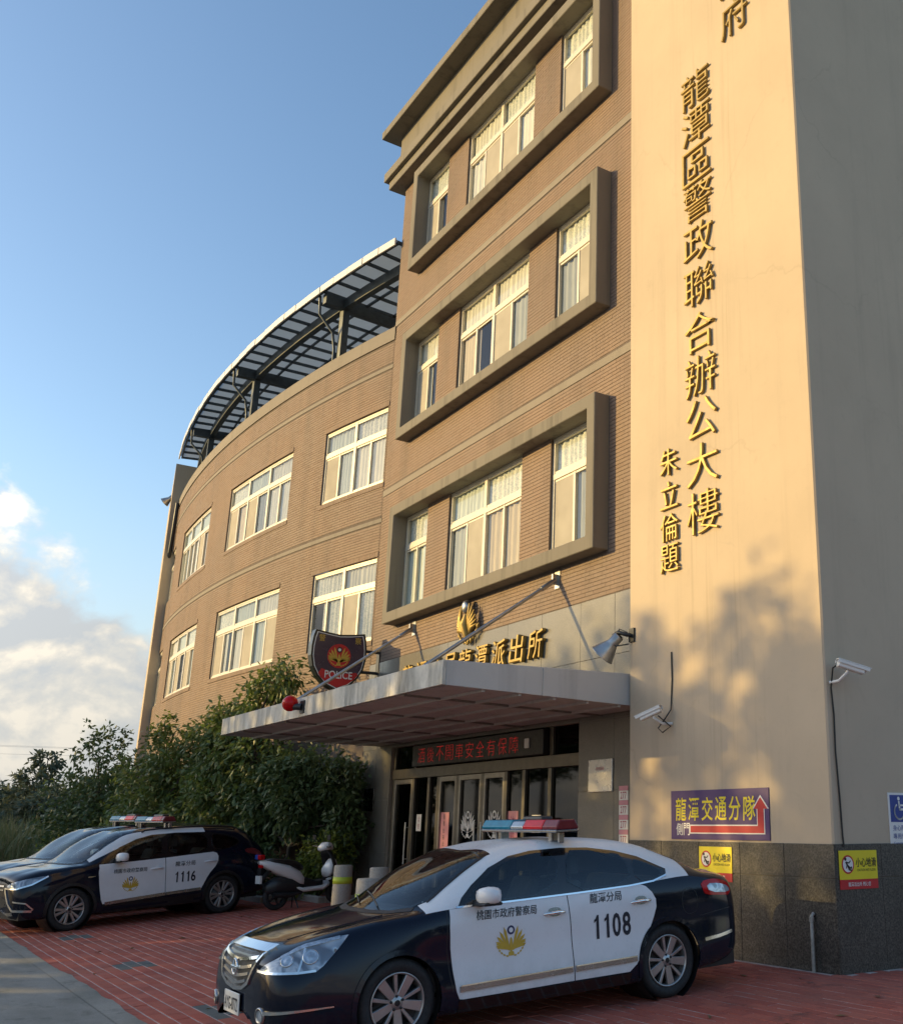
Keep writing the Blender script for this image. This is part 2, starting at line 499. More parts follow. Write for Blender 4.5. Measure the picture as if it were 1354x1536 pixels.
mat['leaf_far'] = leaf_mat('distant_leaf', [(.085, .11, .07), (.105, .13, .08), (.125, .145, .09)], .8)
mat['reed'] = leaf_mat('reed_blade', [(.10, .15, .06), (.14, .19, .08), (.20, .22, .10), (.25, .23, .13)], .6)
mat['bark'] = simple('bark', (.075, .058, .042), .9, var=.35, scale=14, bumps=.6, bscale=25)

# ------------------------------------------------------------------ text
def text_mesh(body, size=1.0, extrude=0., bevel=0., offset=0., shear=0., res=3, sx=1.0, align='CENTER', space=1.0, lw=None):
    cu = bpy.data.curves.new('text', 'FONT')
    cu.body = body; cu.size = size; cu.extrude = extrude; cu.bevel_depth = bevel; cu.bevel_resolution = 1
    cu.offset = offset; cu.shear = shear; cu.resolution_u = res; cu.align_x = align; cu.align_y = 'CENTER'; cu.space_character = space
    ob = bpy.data.objects.new('text', cu); COL.objects.link(ob)
    bpy.context.view_layer.update()
    dg = bpy.context.evaluated_depsgraph_get()
    me = bpy.data.meshes.new_from_object(ob.evaluated_get(dg))
    bpy.data.objects.remove(ob); bpy.data.curves.remove(cu)
    if sx != 1.0:
        me.transform(Matrix.Diagonal((sx, 1, 1, 1)))
    return me
def frame_matrix(o, ux, uy):
    ux = Vector(ux).normalized(); uy = Vector(uy).normalized(); n = ux.cross(uy)
    M = Matrix((ux, uy, n)).transposed().to_4x4(); M.translation = Vector(o)
    return M
def put_text(name, body, o, ux, uy, m, parent=None, proj=None, center=True, w=None, h=None, **kw):
    me = text_mesh(body, **kw)
    co = np.array([v.co[:] for v in me.vertices])
    if len(co) == 0: return None
    lo, hi = co.min(0), co.max(0)
    c = (lo + hi) / 2
    S = Matrix.Translation((-c[0], -c[1], 0))
    if w or h:
        fx = (w or 0) / (hi[0] - lo[0]) if w else None; fy = h / (hi[1] - lo[1]) if h else None
        fx = fx or fy; fy = fy or fx
        S = Matrix.Diagonal((fx, fy, 1, 1)) @ S
    M = frame_matrix(o, ux, uy)
    if parent is not None: M = wmat(parent).inverted() @ M
    me.transform(M @ S)
    if proj:
        for v in me.vertices: v.co = proj(v.co)
    me.materials.clear(); me.materials.append(m)
    me.name = name
    o_ = bpy.data.objects.new(name, me); link(o_, parent); WM[o_.name] = wmat(parent)
    return o_
# ------------------------------------------------------------------ ground
YT, YF = 8.726, 9.176           # tower front, main facade front
XT0, XT1 = -11.92, -8.16        # tower
XL = -22.57                     # left end of the main block
CX, CY, RW = -33.667, 61.169, 53.178   # the curved wing
SL = 0.045
def gz(y):                      # the paved court falls towards the street
    return -SL * (8.0 - min(max(y, 2.55), 8.0))
Z_ROAD = gz(2.55) - 0.012

tb = MB()
tb.box(-700, 500, -600, 900, -3, Z_ROAD - .10, skip='bflrk')
terrain = tag(tb.build('terrain', mat['dry']), kind='structure')
rb = MB()
rb.box(-300, 120, -11.0, 2.58, Z_ROAD - .2, Z_ROAD, skip='b')
road = tag(rb.build('road', mat['road']), kind='structure')
# court: a mortar bed on the slope, red pavers on it
pb = MB()
PX0, PX1 = -40.0, 6.0
bed = .005
def strip(mb, x0, x1, ys, dz):
    for a, b in zip(ys[:-1], ys[1:]):
        mb.quad((x0, a, gz(a) + dz), (x1, a, gz(a) + dz), (x1, b, gz(b) + dz), (x0, b, gz(b) + dz))
strip(pb, PX0, PX1, [2.55, 8.0, 9.6], -bed)
strip(pb, -8.2, PX1, [9.6, 20], -bed)
pb.quad((PX0, 2.55, gz(2.55) - .2), (PX1, 2.55, gz(2.55) - .2), (PX1, 2.55, gz(2.55) - bed), (PX0, 2.55, gz(2.55) - bed))
court = tag(pb.build('paved_court', mat['grout']), kind='structure')
PL, PW, GAP = .300, .148, .009
def paver_shape(l, w):
    x, y, b = l / 2, w / 2, .004
    return [(-x, -y, -.02), (x, -y, -.02), (x, y, -.02), (-x, y, -.02), (-x, -y, -b), (x, -y, -b), (x, y, -b), (-x, y, -b),
            (-x + b, -y + b, 0), (x - b, -y + b, 0), (x - b, y - b, 0), (-x + b, y - b, 0)], \
           [(0, 1, 5, 4), (1, 2, 6, 5), (2, 3, 7, 6), (3, 0, 4, 7), (4, 5, 9, 8), (5, 6, 10, 9), (6, 7, 11, 10), (7, 4, 8, 11), (8, 9, 10, 11)]
pv, pf = paver_shape(PL - .009, PW - .017)
pv = np.array(pv); pf = np.array(pf)
cells = []
row = 0
y = 2.55 + PW / 2
while y < 9.5:
    off = (row % 2) * PL / 2 + random.uniform(-.012, .012)
    x = PX0 + off
    while x < PX1:
        if not (y > YT - .06 and XT0 - .05 < x < XT1 + .05) and not (y > YF - .1 and x < XT1):
            cells.append((x, y))
        x += PL
    y += PW; row += 1
y2 = y
while y2 < 13:
    x = -8.16 + PL / 2 + (row % 2) * PL / 2
    while x < PX1:
        cells.append((x, y2)); x += PL
    y2 += PW; row += 1
def is_grey(x, y):
    return any(abs(x - gx) < .31 and 3.2 < y < 3.66 for gx in (-19.5, -15.3, -11.2, -7.0))
def paver_M(x, y):
    g = -math.atan(SL) * 0 + (math.atan(SL) if y < 8 else 0)
    return Matrix.Translation((x, y, gz(y) + random.uniform(-.0022, .0022))) @ Matrix.Rotation(g + random.gauss(0, .006), 4, 'X') @ Matrix.Rotation(random.gauss(0, .004), 4, 'Y') @ Matrix.Rotation(random.gauss(0, .004), 4, 'Z')
def seen(x, y, z):
    d = Vector((x, y, z)) - CAM
    w = d.dot(F)
    if w < .5: return None
    px, py = 955 + 1545 * d.dot(rt) / w, 768 - 1545 * d.dot(U) / w
    return (px, py, w) if -40 < px < 1394 and -40 < py < 1580 else None
# the paver patches one sees nearest are pieces of their own
def under_car(x, y): return -10.3 < x < -8.2 and 2.9 < y < 7.8
near = sorted(((seen(x, y, gz(y))[2], i) for i, (x, y) in enumerate(cells) if seen(x, y, gz(y)) and not under_car(x, y)))[:290]
nearset = {i for _, i in near}
mp_ = bpy.data.meshes.new('paver'); mp_.from_pydata(pv.tolist(), [], pf.tolist()); mp_.materials.append(mat['paver'])
mp_g = mp_.copy(); mp_g.materials.clear(); mp_g.materials.append(mat['paver_grey'])
bulk = {False: [], True: []}
for i, (x, y) in enumerate(cells):
    M = paver_M(x, y)
    if i in nearset:
        o = bpy.data.objects.new('paver', mp_g if is_grey(x, y) else mp_)
        o.matrix_world = M; link(o, court); o.matrix_parent_inverse = Matrix.Identity(4)
    else:
        bulk[is_grey(x, y)].append(M)
def bulk_mesh(name, Ms, shape_v, shape_f, m, parent, kind='stuff'):
    A = np.array([np.array(M) for M in Ms])
    V = np.einsum('nij,kj->nki', A[:, :3, :3], shape_v) + A[:, None, :3, 3]
    Fq = (shape_f[None] + (np.arange(len(Ms)) * len(shape_v))[:, None, None]).reshape(-1, shape_f.shape[1])
    return np_mesh(name, V.reshape(-1, 3), Fq, m, parent, kind=kind)
bulk_mesh('red_pavers', bulk[False], pv, pf, mat['paver'], court)
bulk_mesh('grey_pavers', bulk[True], pv, pf, mat['paver_grey'], court)

# ------------------------------------------------------------------ police station
BLD = thing('police_station', 'brown tiled police station with cream lettered tower and curved wing', 'building', (-16, 12, 0))
def surf_main(a, z, d): return (a, YF + d, z)
def surf_wing(a, z, d):
    t = a / RW; r = RW - d
    return (CX + r * math.sin(t), CY - r * math.cos(t), z)
def wall(mb, sf, a0, a1, z0, z1, ops, rd=.18, room=.7, step=None, mi=0, mr_=0, mroom=1):
    A = sorted({a0, a1, *[o[0] for o in ops], *[o[1] for o in ops]}); Z = sorted({z0, z1, *[o[2] for o in ops], *[o[3] for o in ops]})
    A = [a for a in A if a0 <= a <= a1]; Z = [q for q in Z if z0 <= q <= z1]
    if step:
        B = [A[0]]
        for a in A[1:]:
            k = max(1, int(math.ceil((a - B[-1]) / step))); s0 = B[-1]
            B += [s0 + (a - s0) * j / k for j in range(1, k + 1)]
        A = B
    for i in range(len(A) - 1):
        for j in range(len(Z) - 1):
            am, zm = (A[i] + A[i + 1]) / 2, (Z[j] + Z[j + 1]) / 2
            if any(o[0] < am < o[1] and o[2] < zm < o[3] for o in ops): continue
            mb.quad(sf(A[i], Z[j], 0), sf(A[i + 1], Z[j], 0), sf(A[i + 1], Z[j + 1], 0), sf(A[i], Z[j + 1], 0), mi)
    for (p, q, r_, s) in ops:
        for d0, d1, k in ((0, rd + .05, mr_), (rd + .05, room, mroom)):
            mb.quad(sf(p, r_, d0), sf(p, r_, d1), sf(p, s, d1), sf(p, s, d0), k)
            mb.quad(sf(q, r_, d1), sf(q, r_, d0), sf(q, s, d0), sf(q, s, d1), k)
            mb.quad(sf(p, s, d0), sf(p, s, d1), sf(q, s, d1), sf(q, s, d0), k)
            mb.quad(sf(p, r_, d1), sf(p, r_, d0), sf(q, r_, d0), sf(q, r_, d1), k)
        mb.quad(sf(p, r_, room), sf(q, r_, room), sf(q, s, room), sf(p, s, room), mroom)

FR = [(5.73, 8.42), (10.08, 12.79), (14.51, 17.31)]
WX = [(-21.15, -19.97, 1), (-18.95, -15.95, 2), (-14.93, -13.55, 1)]
main_ops = []
for f0, f1 in FR:
    for x0, x1, nb in WX:
        main_ops.append((x0, x1, f0 + .24, f1 - .225))
mw = MB()
wall(mw, surf_main, XL, XT0 + .01, 4.99, 17.60, main_ops)
mw.box(XL, XT0, YF + .75, 24, 0, 19.2, 2, skip='bf')
mw.quad((XL, YF, 4.99), (XL, YF, 19.2), (XL, YF + .75, 19.2), (XL, YF + .75, 4.99))
main_wall = mw.build('main_wall', [mat['mortar'], mat['room'], mat['cream']], BLD)
# wing
wing_ops = []
WING = [(8.30, 11.16, 2), (1.87, 6.47, 3), (-4.30, -.20, 3), (-8.2, -6.2, 1)]
for z0, z1 in ((9.42, 11.40), (5.57, 7.55)):
    for a0, a1, nb in WING: wing_ops.append((a0, a1, z0, z1))
AJ = 11.235
ww = MB()
wall(ww, surf_wing, -12.0, AJ, 0, 13.19, wing_ops, step=.6)
wing_wall = ww.build('wing_wall', [mat['mortar'], mat['room']], BLD)
cp = MB()
k = 46
for i in range(k):
    a, b = -12 + (AJ + 12) * i / k, -12 + (AJ + 12) * (i + 1) / k
    cp.quad(surf_wing(a, 13.19, -.03), surf_wing(b, 13.19, -.03), surf_wing(b, 13.55, -.03), surf_wing(a, 13.55, -.03))
    cp.quad(surf_wing(a, 13.55, -.03), surf_wing(b, 13.55, -.03), surf_wing(b, 13.55, .3), surf_wing(a, 13.55, .3))
    cp.quad(surf_wing(a, 13.19, .0), surf_wing(b, 13.19, .0), surf_wing(b, 13.19, -.03), surf_wing(a, 13.19, -.03))
    cp.quad(surf_wing(a, 13.55, .3), surf_wing(b, 13.55, .3), surf_wing(b, 12.3, .3), surf_wing(a, 12.3, .3))
    cp.quad(surf_wing(a, 12.3, .3), surf_wing(b, 12.3, .3), surf_wing(b, 12.3, 8), surf_wing(a, 12.3, 8))
    cp.quad(surf_wing(a, 12.3, 8), surf_wing(b, 12.3, 8), surf_wing(b, 0, 8), surf_wing(a, 0, 8))
cp.build('parapet', mat['band'], BLD)
for z0 in (12.42, 8.40):
    g = MB()
    for i in range(k):
        a, b = -12 + (AJ + 12) * i / k, -12 + (AJ + 12) * (i + 1) / k
        for q0, q1, d in ((z0, z0 + .10, -.014),):
            g.quad(surf_wing(a, q0, d), surf_wing(b, q0, d), surf_wing(b, q1, d), surf_wing(a, q1, d))
            g.quad(surf_wing(a, q1, d), surf_wing(b, q1, d), surf_wing(b, q1, 0), surf_wing(a, q1, 0))
            g.quad(surf_wing(a, q0, 0), surf_wing(b, q0, 0), surf_wing(b, q0, d), surf_wing(a, q0, d))
    g.build('string_course', mat['band'], BLD)
for z0 in (9.02, 13.54):
    g = MB(); g.box(XL + .02, XT0, YF - .014, YF + .02, z0, z0 + .15)
    g.build('string_course', mat['band'], BLD)
# facade tiles 6 x 22.7 cm: real pieces with recessed joints
TH, TLN, CP_, LP = .060, .227, .068, .235
tv = np.array([(-.5, 0, -.5), (.5, 0, -.5), (.5, 0, .5), (-.5, 0, .5), (-.496, -1, -.44), (.496, -1, -.44), (.496, -1, .44), (-.496, -1, .44)], float)
tf = np.array([(4, 5, 6, 7), (0, 1, 5, 4), (1, 2, 6, 5), (2, 3, 7, 6), (3, 0, 4, 7)])
def tiles(a0, a1, z0, z1, ops, bands, sf, th_of):
    Ms = []
    z = z0 + CP_ / 2; r = 0
    while z + CP_ / 2 <= z1 + .004:
        if not any(b0 - .034 < z < b1 + .034 for b0, b1 in bands):
            cuts = sorted((o[0], o[1]) for o in ops if o[2] - .03 < z < o[3] + .03)
            segs = []; c = a0
            for p, q in cuts:
                if p > c: segs.append((c, p))
                c = max(c, q)
            if c < a1: segs.append((c, a1))
            ph = (r % 2) * LP / 2 + random.uniform(-.01, .01)
            for s0, s1 in segs:
                i0 = math.floor((s0 - a0 - ph) / LP)
                x = a0 + ph + i0 * LP
                while x < s1:
                    l, rr = max(x + .0012, s0 + .002), min(x + LP - .0012, s1 - .002)
                    if rr - l > .03:
                        Ms.append(((l + rr) / 2, z, rr - l))
                    x += LP
        z += CP_; r += 1
    return Ms
def tile_M(a, z, w, sf, rot):
    return Matrix.Translation(sf(a, z, .002)) @ Matrix.Rotation(rot + random.gauss(0, .003), 4, 'Z') @ Matrix.Rotation(random.gauss(0, .004), 4, 'X') @ Matrix.Diagonal((w, .0075 + random.uniform(-.0012, .0012), TH, 1))
# frames hide tiles behind them
fops = [(-21.40, -13.10, f0 - 0, f0 + .24) for f0, f1 in FR] + [(-21.40, -13.10, f1 - .225, f1) for f0, f1 in FR]
fops += [(-21.40, -21.15, f0, f1) for f0, f1 in FR] + [(-13.36, -13.10, f0, f1) for f0, f1 in FR]
T_main = tiles(XL + .005, XT0 - .003, 5.0, 17.56, main_ops + fops, [(9.02, 9.17), (13.54, 13.69)], surf_main, None)
T_main = [(t, tile_M(*t, surf_main, 0)) for t in T_main]
T_wing = tiles(-8.6, AJ - .01, 3.4, 13.17, wing_ops, [(12.42, 12.52), (8.40, 8.50)], surf_wing, None)
T_wing = [(t, tile_M(*t, surf_wing, t[0] / RW)) for t in T_wing]
full = [(seen(*M.translation)[2] if seen(*M.translation) else 1e9, i) for i, (t, M) in enumerate(T_main) if t[2] > .2 and t[0] > -16.5 and t[1] > 5.1]
nearset = {i for _, i in sorted(full)[:280]}
mt_ = bpy.data.meshes.new('tile'); mt_.from_pydata(tv.tolist(), [], tf.tolist()); mt_.materials.append(mat['tile'])
rest = []
Wi = wmat(BLD).inverted()
for i, (t, M) in enumerate(T_main):
    if i in nearset:
        o = bpy.data.objects.new('tile', mt_); link(o, main_wall); o.matrix_basis = Wi @ M
    else: rest.append(M)
bulk_mesh('facade_tiles', rest, tv, tf, mat['tile'], main_wall)
bulk_mesh('facade_tiles', [M for t, M in T_wing], tv, tf, mat['tile'], wing_wall)
# joint between the block and the wing
g = MB(); g.box(XL - .03, XL + .012, YF - .02, YF + .05, 3.4, 13.6); g.build('movement_joint', mat['mortar'], BLD)

# windows ------------------------------------------------------------------
def window(sf, a0, a1, z0, z1, nb, seed, step=.6, d0=.045):
    rr = random.Random(seed)
    fr = MB()
    zt = z0 + (z1 - z0) * .665
    W = .055
    def bar(p, q, r_, s, da, db):
        n = max(1, int((q - p) / step))
        for i in range(n):
            u, v = p + (q - p) * i / n, p + (q - p) * (i + 1) / n
            sk = ''
            if i > 0: sk += 'l'
            if i < n - 1: sk += 'r'
            fr.box(u, v, da, db, r_, s, fn=lambda x, y, z: sf(x, z, y), skip=sk)
    bar(a0, a1, z1 - W, z1, d0, d0 + .09); bar(a0, a1, z0, z0 + W, d0, d0 + .09); bar(a0 + .002, a1 - .002, zt - .05, zt + .05, d0 - .004, d0 + .088)
    bw = (a1 - a0) / nb
    for i in range(nb + 1):
        c = a0 + bw * i
        w0, w1 = (c, c + W) if i == 0 else ((c - W, c) if i == nb else (c - .05, c + .05))
        bar(w0, w1, z0 + W, zt - .05, d0 + .001, d0 + .085); bar(w0, w1, zt + .05, z1 - W, d0 + .001, d0 + .085)
    # sash stiles of the sliding panes and the rails of the top lights
    for i in range(nb):
        c = a0 + bw * i
        m = c + bw / 2
        bar(m - .03, m + .03, z0 + W, zt - .05, d0 + .012, d0 + .07)
        for p, q in ((c + .055, m - .03), (m + .03, c + bw - .055)):
            bar(p, q, z0 + W, z0 + W + .045, d0 + .02, d0 + .06); bar(p, q, zt - .095, zt - .05, d0 + .02, d0 + .06)
        bar(c + .055, c + bw - .055, zt + .05, zt + .10, d0 + .012, d0 + .06)
        bar(c + .055, c + bw - .055, z1 - W - .045, z1 - W, d0 + .012, d0 + .06)
    w = fr.build('window', mat['white_frame'], BLD)
    def sheet(p, q, r_, s, d, name, m, fold=0., n=None):
        g = MB(); n = n or max(1, int((q - p) / .5))
        if fold: n = max(6, int((q - p) / .03))
        ph = rr.uniform(0, 6)
        vs = []
        for i in range(n + 1):
            a = p + (q - p) * i / n
            dd = d + (fold * math.sin(a * 38 + ph + 1.3 * math.sin(a * 9 + ph)) if fold else 0)
            vs += [sf(a, r_, dd), sf(a, s, dd)]
        g.add(vs, [(2 * i, 2 * i + 2, 2 * i + 3, 2 * i + 1) for i in range(n)], 0, bool(fold))
        return g.build(name, m, w)
    for i in range(nb):
        c = a0 + bw * i; m = c + bw / 2
        sheet(c + .05, c + bw - .05, zt + .05, z1 - W, d0 + .035, 'pane', mat['pane'])
        kinds = ['screen', 'pane'] if rr.random() < .6 else (['pane', 'screen'] if rr.random() < .5 else ['pane', 'pane'])
        for kk, (p, q) in zip(kinds, ((c + .05, m), (m, c + bw - .05))):
            sheet(p, q, z0 + W, zt - .05, d0 + (.025 if kk == 'screen' else .045), 'pane' if kk == 'pane' else 'insect_screen', mat['pane'] if kk == 'pane' else mat['screen'])
        cm = rr.choice(['curtain', 'curtain', 'lace', 'curtain_blue', 'curtain_tan', 'curtain_grey'])
        q0, q1 = c + .02, c + bw - .02
        sty = rr.random()
        if sty < .16: q1 = c + bw * rr.uniform(.45, .7)
        elif sty < .30: q0 = c + bw * rr.uniform(.3, .55)
        sheet(q0, q1, z0 + .02, zt, d0 + .085, 'curtain', mat[cm], fold=rr.choice([.008, .014, .02]))
        sheet(c + .02, c + bw - .02, zt, z1 - .02 - rr.choice([0, 0, .05]), d0 + .085, 'curtain', mat[rr.choice(['curtain', 'lace', 'curtain_blue'])], fold=.018)
    return w
sd = 1
for f0, f1 in FR:
    for x0, x1, nb in WX:
        window(surf_main, x0, x1, f0 + .24, f1 - .225, nb, sd, step=9); sd += 1
for z0, z1 in ((9.42, 11.40), (5.57, 7.55)):
    for a0, a1, nb in WING:
        window(surf_wing, a0, a1, z0, z1, nb, sd, d0=.035); sd += 1
# soldier course over and under the wing windows
for z0 in (11.40, 9.42 - .13, 7.55, 5.57 - .13):
    for a0, a1, nb in WING[:3]:
        Ms = []
        a = a0 - .03
        while a < a1 + .03:
            Ms.append(Matrix.Translation(surf_wing(a, z0 + .065, .0)) @ Matrix.Rotation(a / RW, 4, 'Z') @ Matrix.Diagonal((.058, .022, .13, 1)))
            a += .066
        bulk_mesh('soldier_course', Ms, tv, tf, mat['tile'], wing_wall)
# projecting concrete surrounds
PJ = .30
for f0, f1 in FR:
    g = MB()
    x0, x1, T = -21.38, -13.12, .235
    y0, y1 = YF - PJ, YF + .05
    o = [(x0, f0), (x1, f0), (x1, f1), (x0, f1)]; i_ = [(x0 + T, f0 + T), (x1 - T, f0 + T), (x1 - T, f1 - T), (x0 + T, f1 - T)]
    vs = [(a, y0, z) for a, z in o + i_] + [(a, y1, z) for a, z in o + i_]
    fs = []
    for n in range(4):
        m = (n + 1) % 4
        fs += [(n, m, 4 + m, 4 + n), (8 + n, 8 + m, m, n), (4 + n, 4 + m, 12 + m, 12 + n)]
    g.add(vs, fs)
    g.build('window_surround', mat['concrete'], BLD, bevel=.012)
# cornice
def ledge(name, o, z0, z1, m):
    g = MB(); g.box(XL - o, XT0 + .001, YF - o, 24 + o, z0, z1); g.build(name, m, BLD, bevel=.012)
ledge('cornice', .34, 17.60, 17.84, mat['concrete']); ledge('cornice', .45, 17.84 + .002, 18.10, mat['concrete'])
ledge('frieze', .16, 18.102, 19.2, mat['concrete']); ledge('eaves_slab', .56, 19.202, 19.42, mat['concrete'])

# tower ------------------------------------------------------------------
g = MB(); g.box(XT0, XT1, YT, 26, 1.31, 24, skip='b'); g.box(XT0 + .002, XT1 - .002, YT + .002, 26, -.1, 1.31, 1, skip='bt')
tower = g.build('tower', [mat['tower_cream'], mat['joint']], BLD, bevel=.02)
jx = [XT0, -11.19, -10.43, -9.665, -8.92, XT1]
zr = [(-.05, .945), (.952, 1.306)]
for a, b in zip(jx[:-1], jx[1:]):
    for z0, z1 in zr:
        p = MB(); e = .012 if b == XT1 else 0
        p.box(a + .003, b - (.003 if b != XT1 else -e), YT - .012 - random.uniform(0, .002), YT + .0, z0, z1)
        p.build('granite_panel', mat['granite'], tower, bevel=.002)
yy = YT
while yy < 14:
    for z0, z1 in zr:
        p = MB(); p.box(XT1 - .0, XT1 + .012 + random.uniform(0, .002), yy + .003, yy + .742, z0, z1); p.build('granite_panel', mat['granite'], tower, bevel=.002)
    yy += .745

# entrance wall ------------------------------------------------------------
EO = (-21.02, -13.86, 0., 3.06)
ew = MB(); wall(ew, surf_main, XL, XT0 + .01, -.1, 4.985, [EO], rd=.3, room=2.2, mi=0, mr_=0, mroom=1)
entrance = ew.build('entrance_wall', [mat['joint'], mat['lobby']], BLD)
def slab(a, b, z0, z1):
    p = MB(); p.box(a + .003, b - .003, YF - .014 - random.uniform(0, .002), YF + .001, z0 + .003, z1 - .003)
    p.build('granite_slab', mat['granite_wall'], entrance, bevel=.002)
xs = [XL + .0, -21.8, -21.02, -19.83, -18.64, -17.45, -16.25, -15.06, -13.86, -12.9, XT0]
zs = [-.1, .95, 2.0, 3.06, 4.02, 4.985]
for a, b in zip(xs[:-1], xs[1:]):
    for c, d in zip(zs[:-1], zs[1:]):
        if EO[0] - .01 < (a + b) / 2 < EO[1] + .01 and d < 3.1: continue
        slab(a, b, c, d)
# shop-front of bronze frames and dark glass
DY = YF + .10
fx = [-21.02, -20.0, -19.3, -18.88, -18.07, -17.1, -16.25, -15.64, -14.81, -13.86]
g = MB()
for x in fx:
    w = .05
    x0, x1 = (x, x + 2 * w) if x == fx[0] else ((x - 2 * w, x) if x == fx[-1] else (x - w, x + w))
    g.box(x0, x1, DY - .05, DY + .06, 0, 2.40)
g.box(EO[0] + .001, EO[1] - .001, DY - .07, DY + .07, 2.402, 2.60)
for x in (-21.02, -20.0, -14.83): g.box(x, x + .1, DY - .05, DY + .06, 2.602, 3.06)
g.box(-13.96, -13.86, DY - .05, DY + .06, 2.602, 3.06)
g.box(EO[0] + .002, EO[1] - .002, DY - .04, DY + .05, .001, .11)
shop = g.build('entrance_frame', mat['bronze'], BLD, bevel=.006)
for i, (a, b) in enumerate(zip(fx[:-1], fx[1:])):
    p = MB(); p.quad((a + .03, DY, .11), (b - .03, DY, .11), (b - .03, DY, 2.40), (a + .03, DY, 2.40))
    p.build('glass_panel', mat['pane_dark'], shop)
for a, b in ((-20.95, -19.95), (-14.8, -13.9)):
    p = MB(); p.quad((a, DY, 2.6), (b, DY, 2.6), (b, DY, 3.06), (a, DY, 3.06)); p.build('glass_panel', mat['pane_dark'], shop)
for a, b in ((-20.92, -20.05), (-18.83, -18.12), (-18.02, -17.15), (-17.05, -16.30)):
    g = MB(); w = .065
    g.box(a, a + w, DY - .045, DY + .03, .115, 2.395); g.box(b - w, b, DY - .045, DY + .03, .115, 2.395); g.box(a + w, b - w, DY - .044, DY + .029, .115, .26); g.box(a + w, b - w, DY - .044, DY + .029, 2.30, 2.395)
    g.build('door_leaf', mat['bronze_light'], shop, bevel=.005)
for x in (-20.1, -17.2, -16.95):
    g = MB(); g.tube([(x, DY - .12, .75), (x, DY - .12, 1.55)], .016, 10); g.tube([(x, DY - .12, .85), (x, DY - .03, .85)], .01, 8); g.tube([(x, DY - .12, 1.45), (x, DY - .03, 1.45)], .01, 8)
    g.build('door_handle', mat['steel'], shop)
# lobby behind the glass
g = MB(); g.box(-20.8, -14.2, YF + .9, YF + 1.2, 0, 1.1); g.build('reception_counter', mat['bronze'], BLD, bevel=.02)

# canopy ------------------------------------------------------------------
KX0, KX1, KY0, KY1 = -21.68, -11.95, 5.82, YF + .0
def cz(y, top): # the slab is thicker at the wall
    t = (y - KY0) / (8.74 - KY0)
    return (3.52 + .06 * t) if top else (3.205 - .075 * t)
g = MB()
cv = [(KX0, KY0, cz(KY0, 0)), (KX1, KY0, cz(KY0, 0)), (KX1, KY1, cz(KY1, 0)), (KX0, KY1, cz(KY1, 0)), (KX0, KY0, cz(KY0, 1)), (KX1, KY0, cz(KY0, 1)), (KX1, KY1, cz(KY1, 1)), (KX0, KY1, cz(KY1, 1))]
ins = .05
g.add([(x + (ins if x == KX0 else -ins), y + (ins if y == KY0 else 0), z + (.03 if i < 4 else -.01)) for i, (x, y, z) in enumerate(cv)], [(0, 3, 2, 1), (4, 5, 6, 7), (0, 1, 5, 4), (1, 2, 6, 5), (2, 3, 7, 6), (3, 0, 4, 7)])
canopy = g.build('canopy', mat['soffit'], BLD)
nfx = 6
for i in range(nfx):
    a, b = KX0 + (KX1 - KX0) * i / nfx, KX0 + (KX1 - KX0) * (i + 1) / nfx
    p = MB(); p.box(a + .003, b - .003, KY0, KY0 + .05, cz(KY0, 0), cz(KY0, 1)); p.build('fascia_panel', mat['fascia_dirty'], canopy, bevel=.004)
for X, s in ((KX1, 1), (KX0, -1)):
    for y0, y1 in ((KY0 + .053, 7.3), (7.306, KY1 - .03)):
        p = MB()
        a, b = (X - .05, X) if s > 0 else (X, X + .05)
        p.add([(a, y0, cz(y0, 0)), (b, y0, cz(y0, 0)), (b, y1, cz(y1, 0)), (a, y1, cz(y1, 0)), (a, y0, cz(y0, 1)), (b, y0, cz(y0, 1)), (b, y1, cz(y1, 1)), (a, y1, cz(y1, 1))],
              [(0, 3, 2, 1), (4, 5, 6, 7), (0, 1, 5, 4), (1, 2, 6, 5), (2, 3, 7, 6), (3, 0, 4, 7)])
        p.build('fascia_panel', mat['canopy_metal'], canopy, bevel=.004)
# soffit boards with open joints
ny, nx = 6, 8
for j in range(ny):
    for i in range(nx):
        a, b = KX0 + .08 + (KX1 - KX0 - .16) * i / nx, KX0 + .08 + (KX1 - KX0 - .16) * (i + 1) / nx
        c, d = KY0 + .08 + (KY1 - KY0 - .1) * j / ny, KY0 + .08 + (KY1 - KY0 - .1) * (j + 1) / ny
        p = MB(); e = .018
        off = random.uniform(.0, .006)
        zz = [cz(c, 0) + .004 + off, cz(d, 0) + .004 + off]
        p.add([(a + e, c + e, zz[0]), (b - e, c + e, zz[0]), (b - e, d - e, zz[1]), (a + e, d - e, zz[1]), (a + e, c + e, zz[0] + .026), (b - e, c + e, zz[0] + .026), (b - e, d - e, zz[1] + .026), (a + e, d - e, zz[1] + .026)],
              [(0, 3, 2, 1), (0, 1, 5, 4), (1, 2, 6, 5), (2, 3, 7, 6), (3, 0, 4, 7)])
        p.build('soffit_board', mat['canopy_metal'], canopy)
for j in range(1, ny):
    y = KY0 + .08 + (KY1 - KY0 - .1) * j / ny
    g = MB(); g.box(KX0 + .06, KX1 - .055, y - .022, y + .022, cz(y, 0) - .03, cz(y, 0) + .01); g.build('soffit_rib', mat['canopy_metal'], canopy)
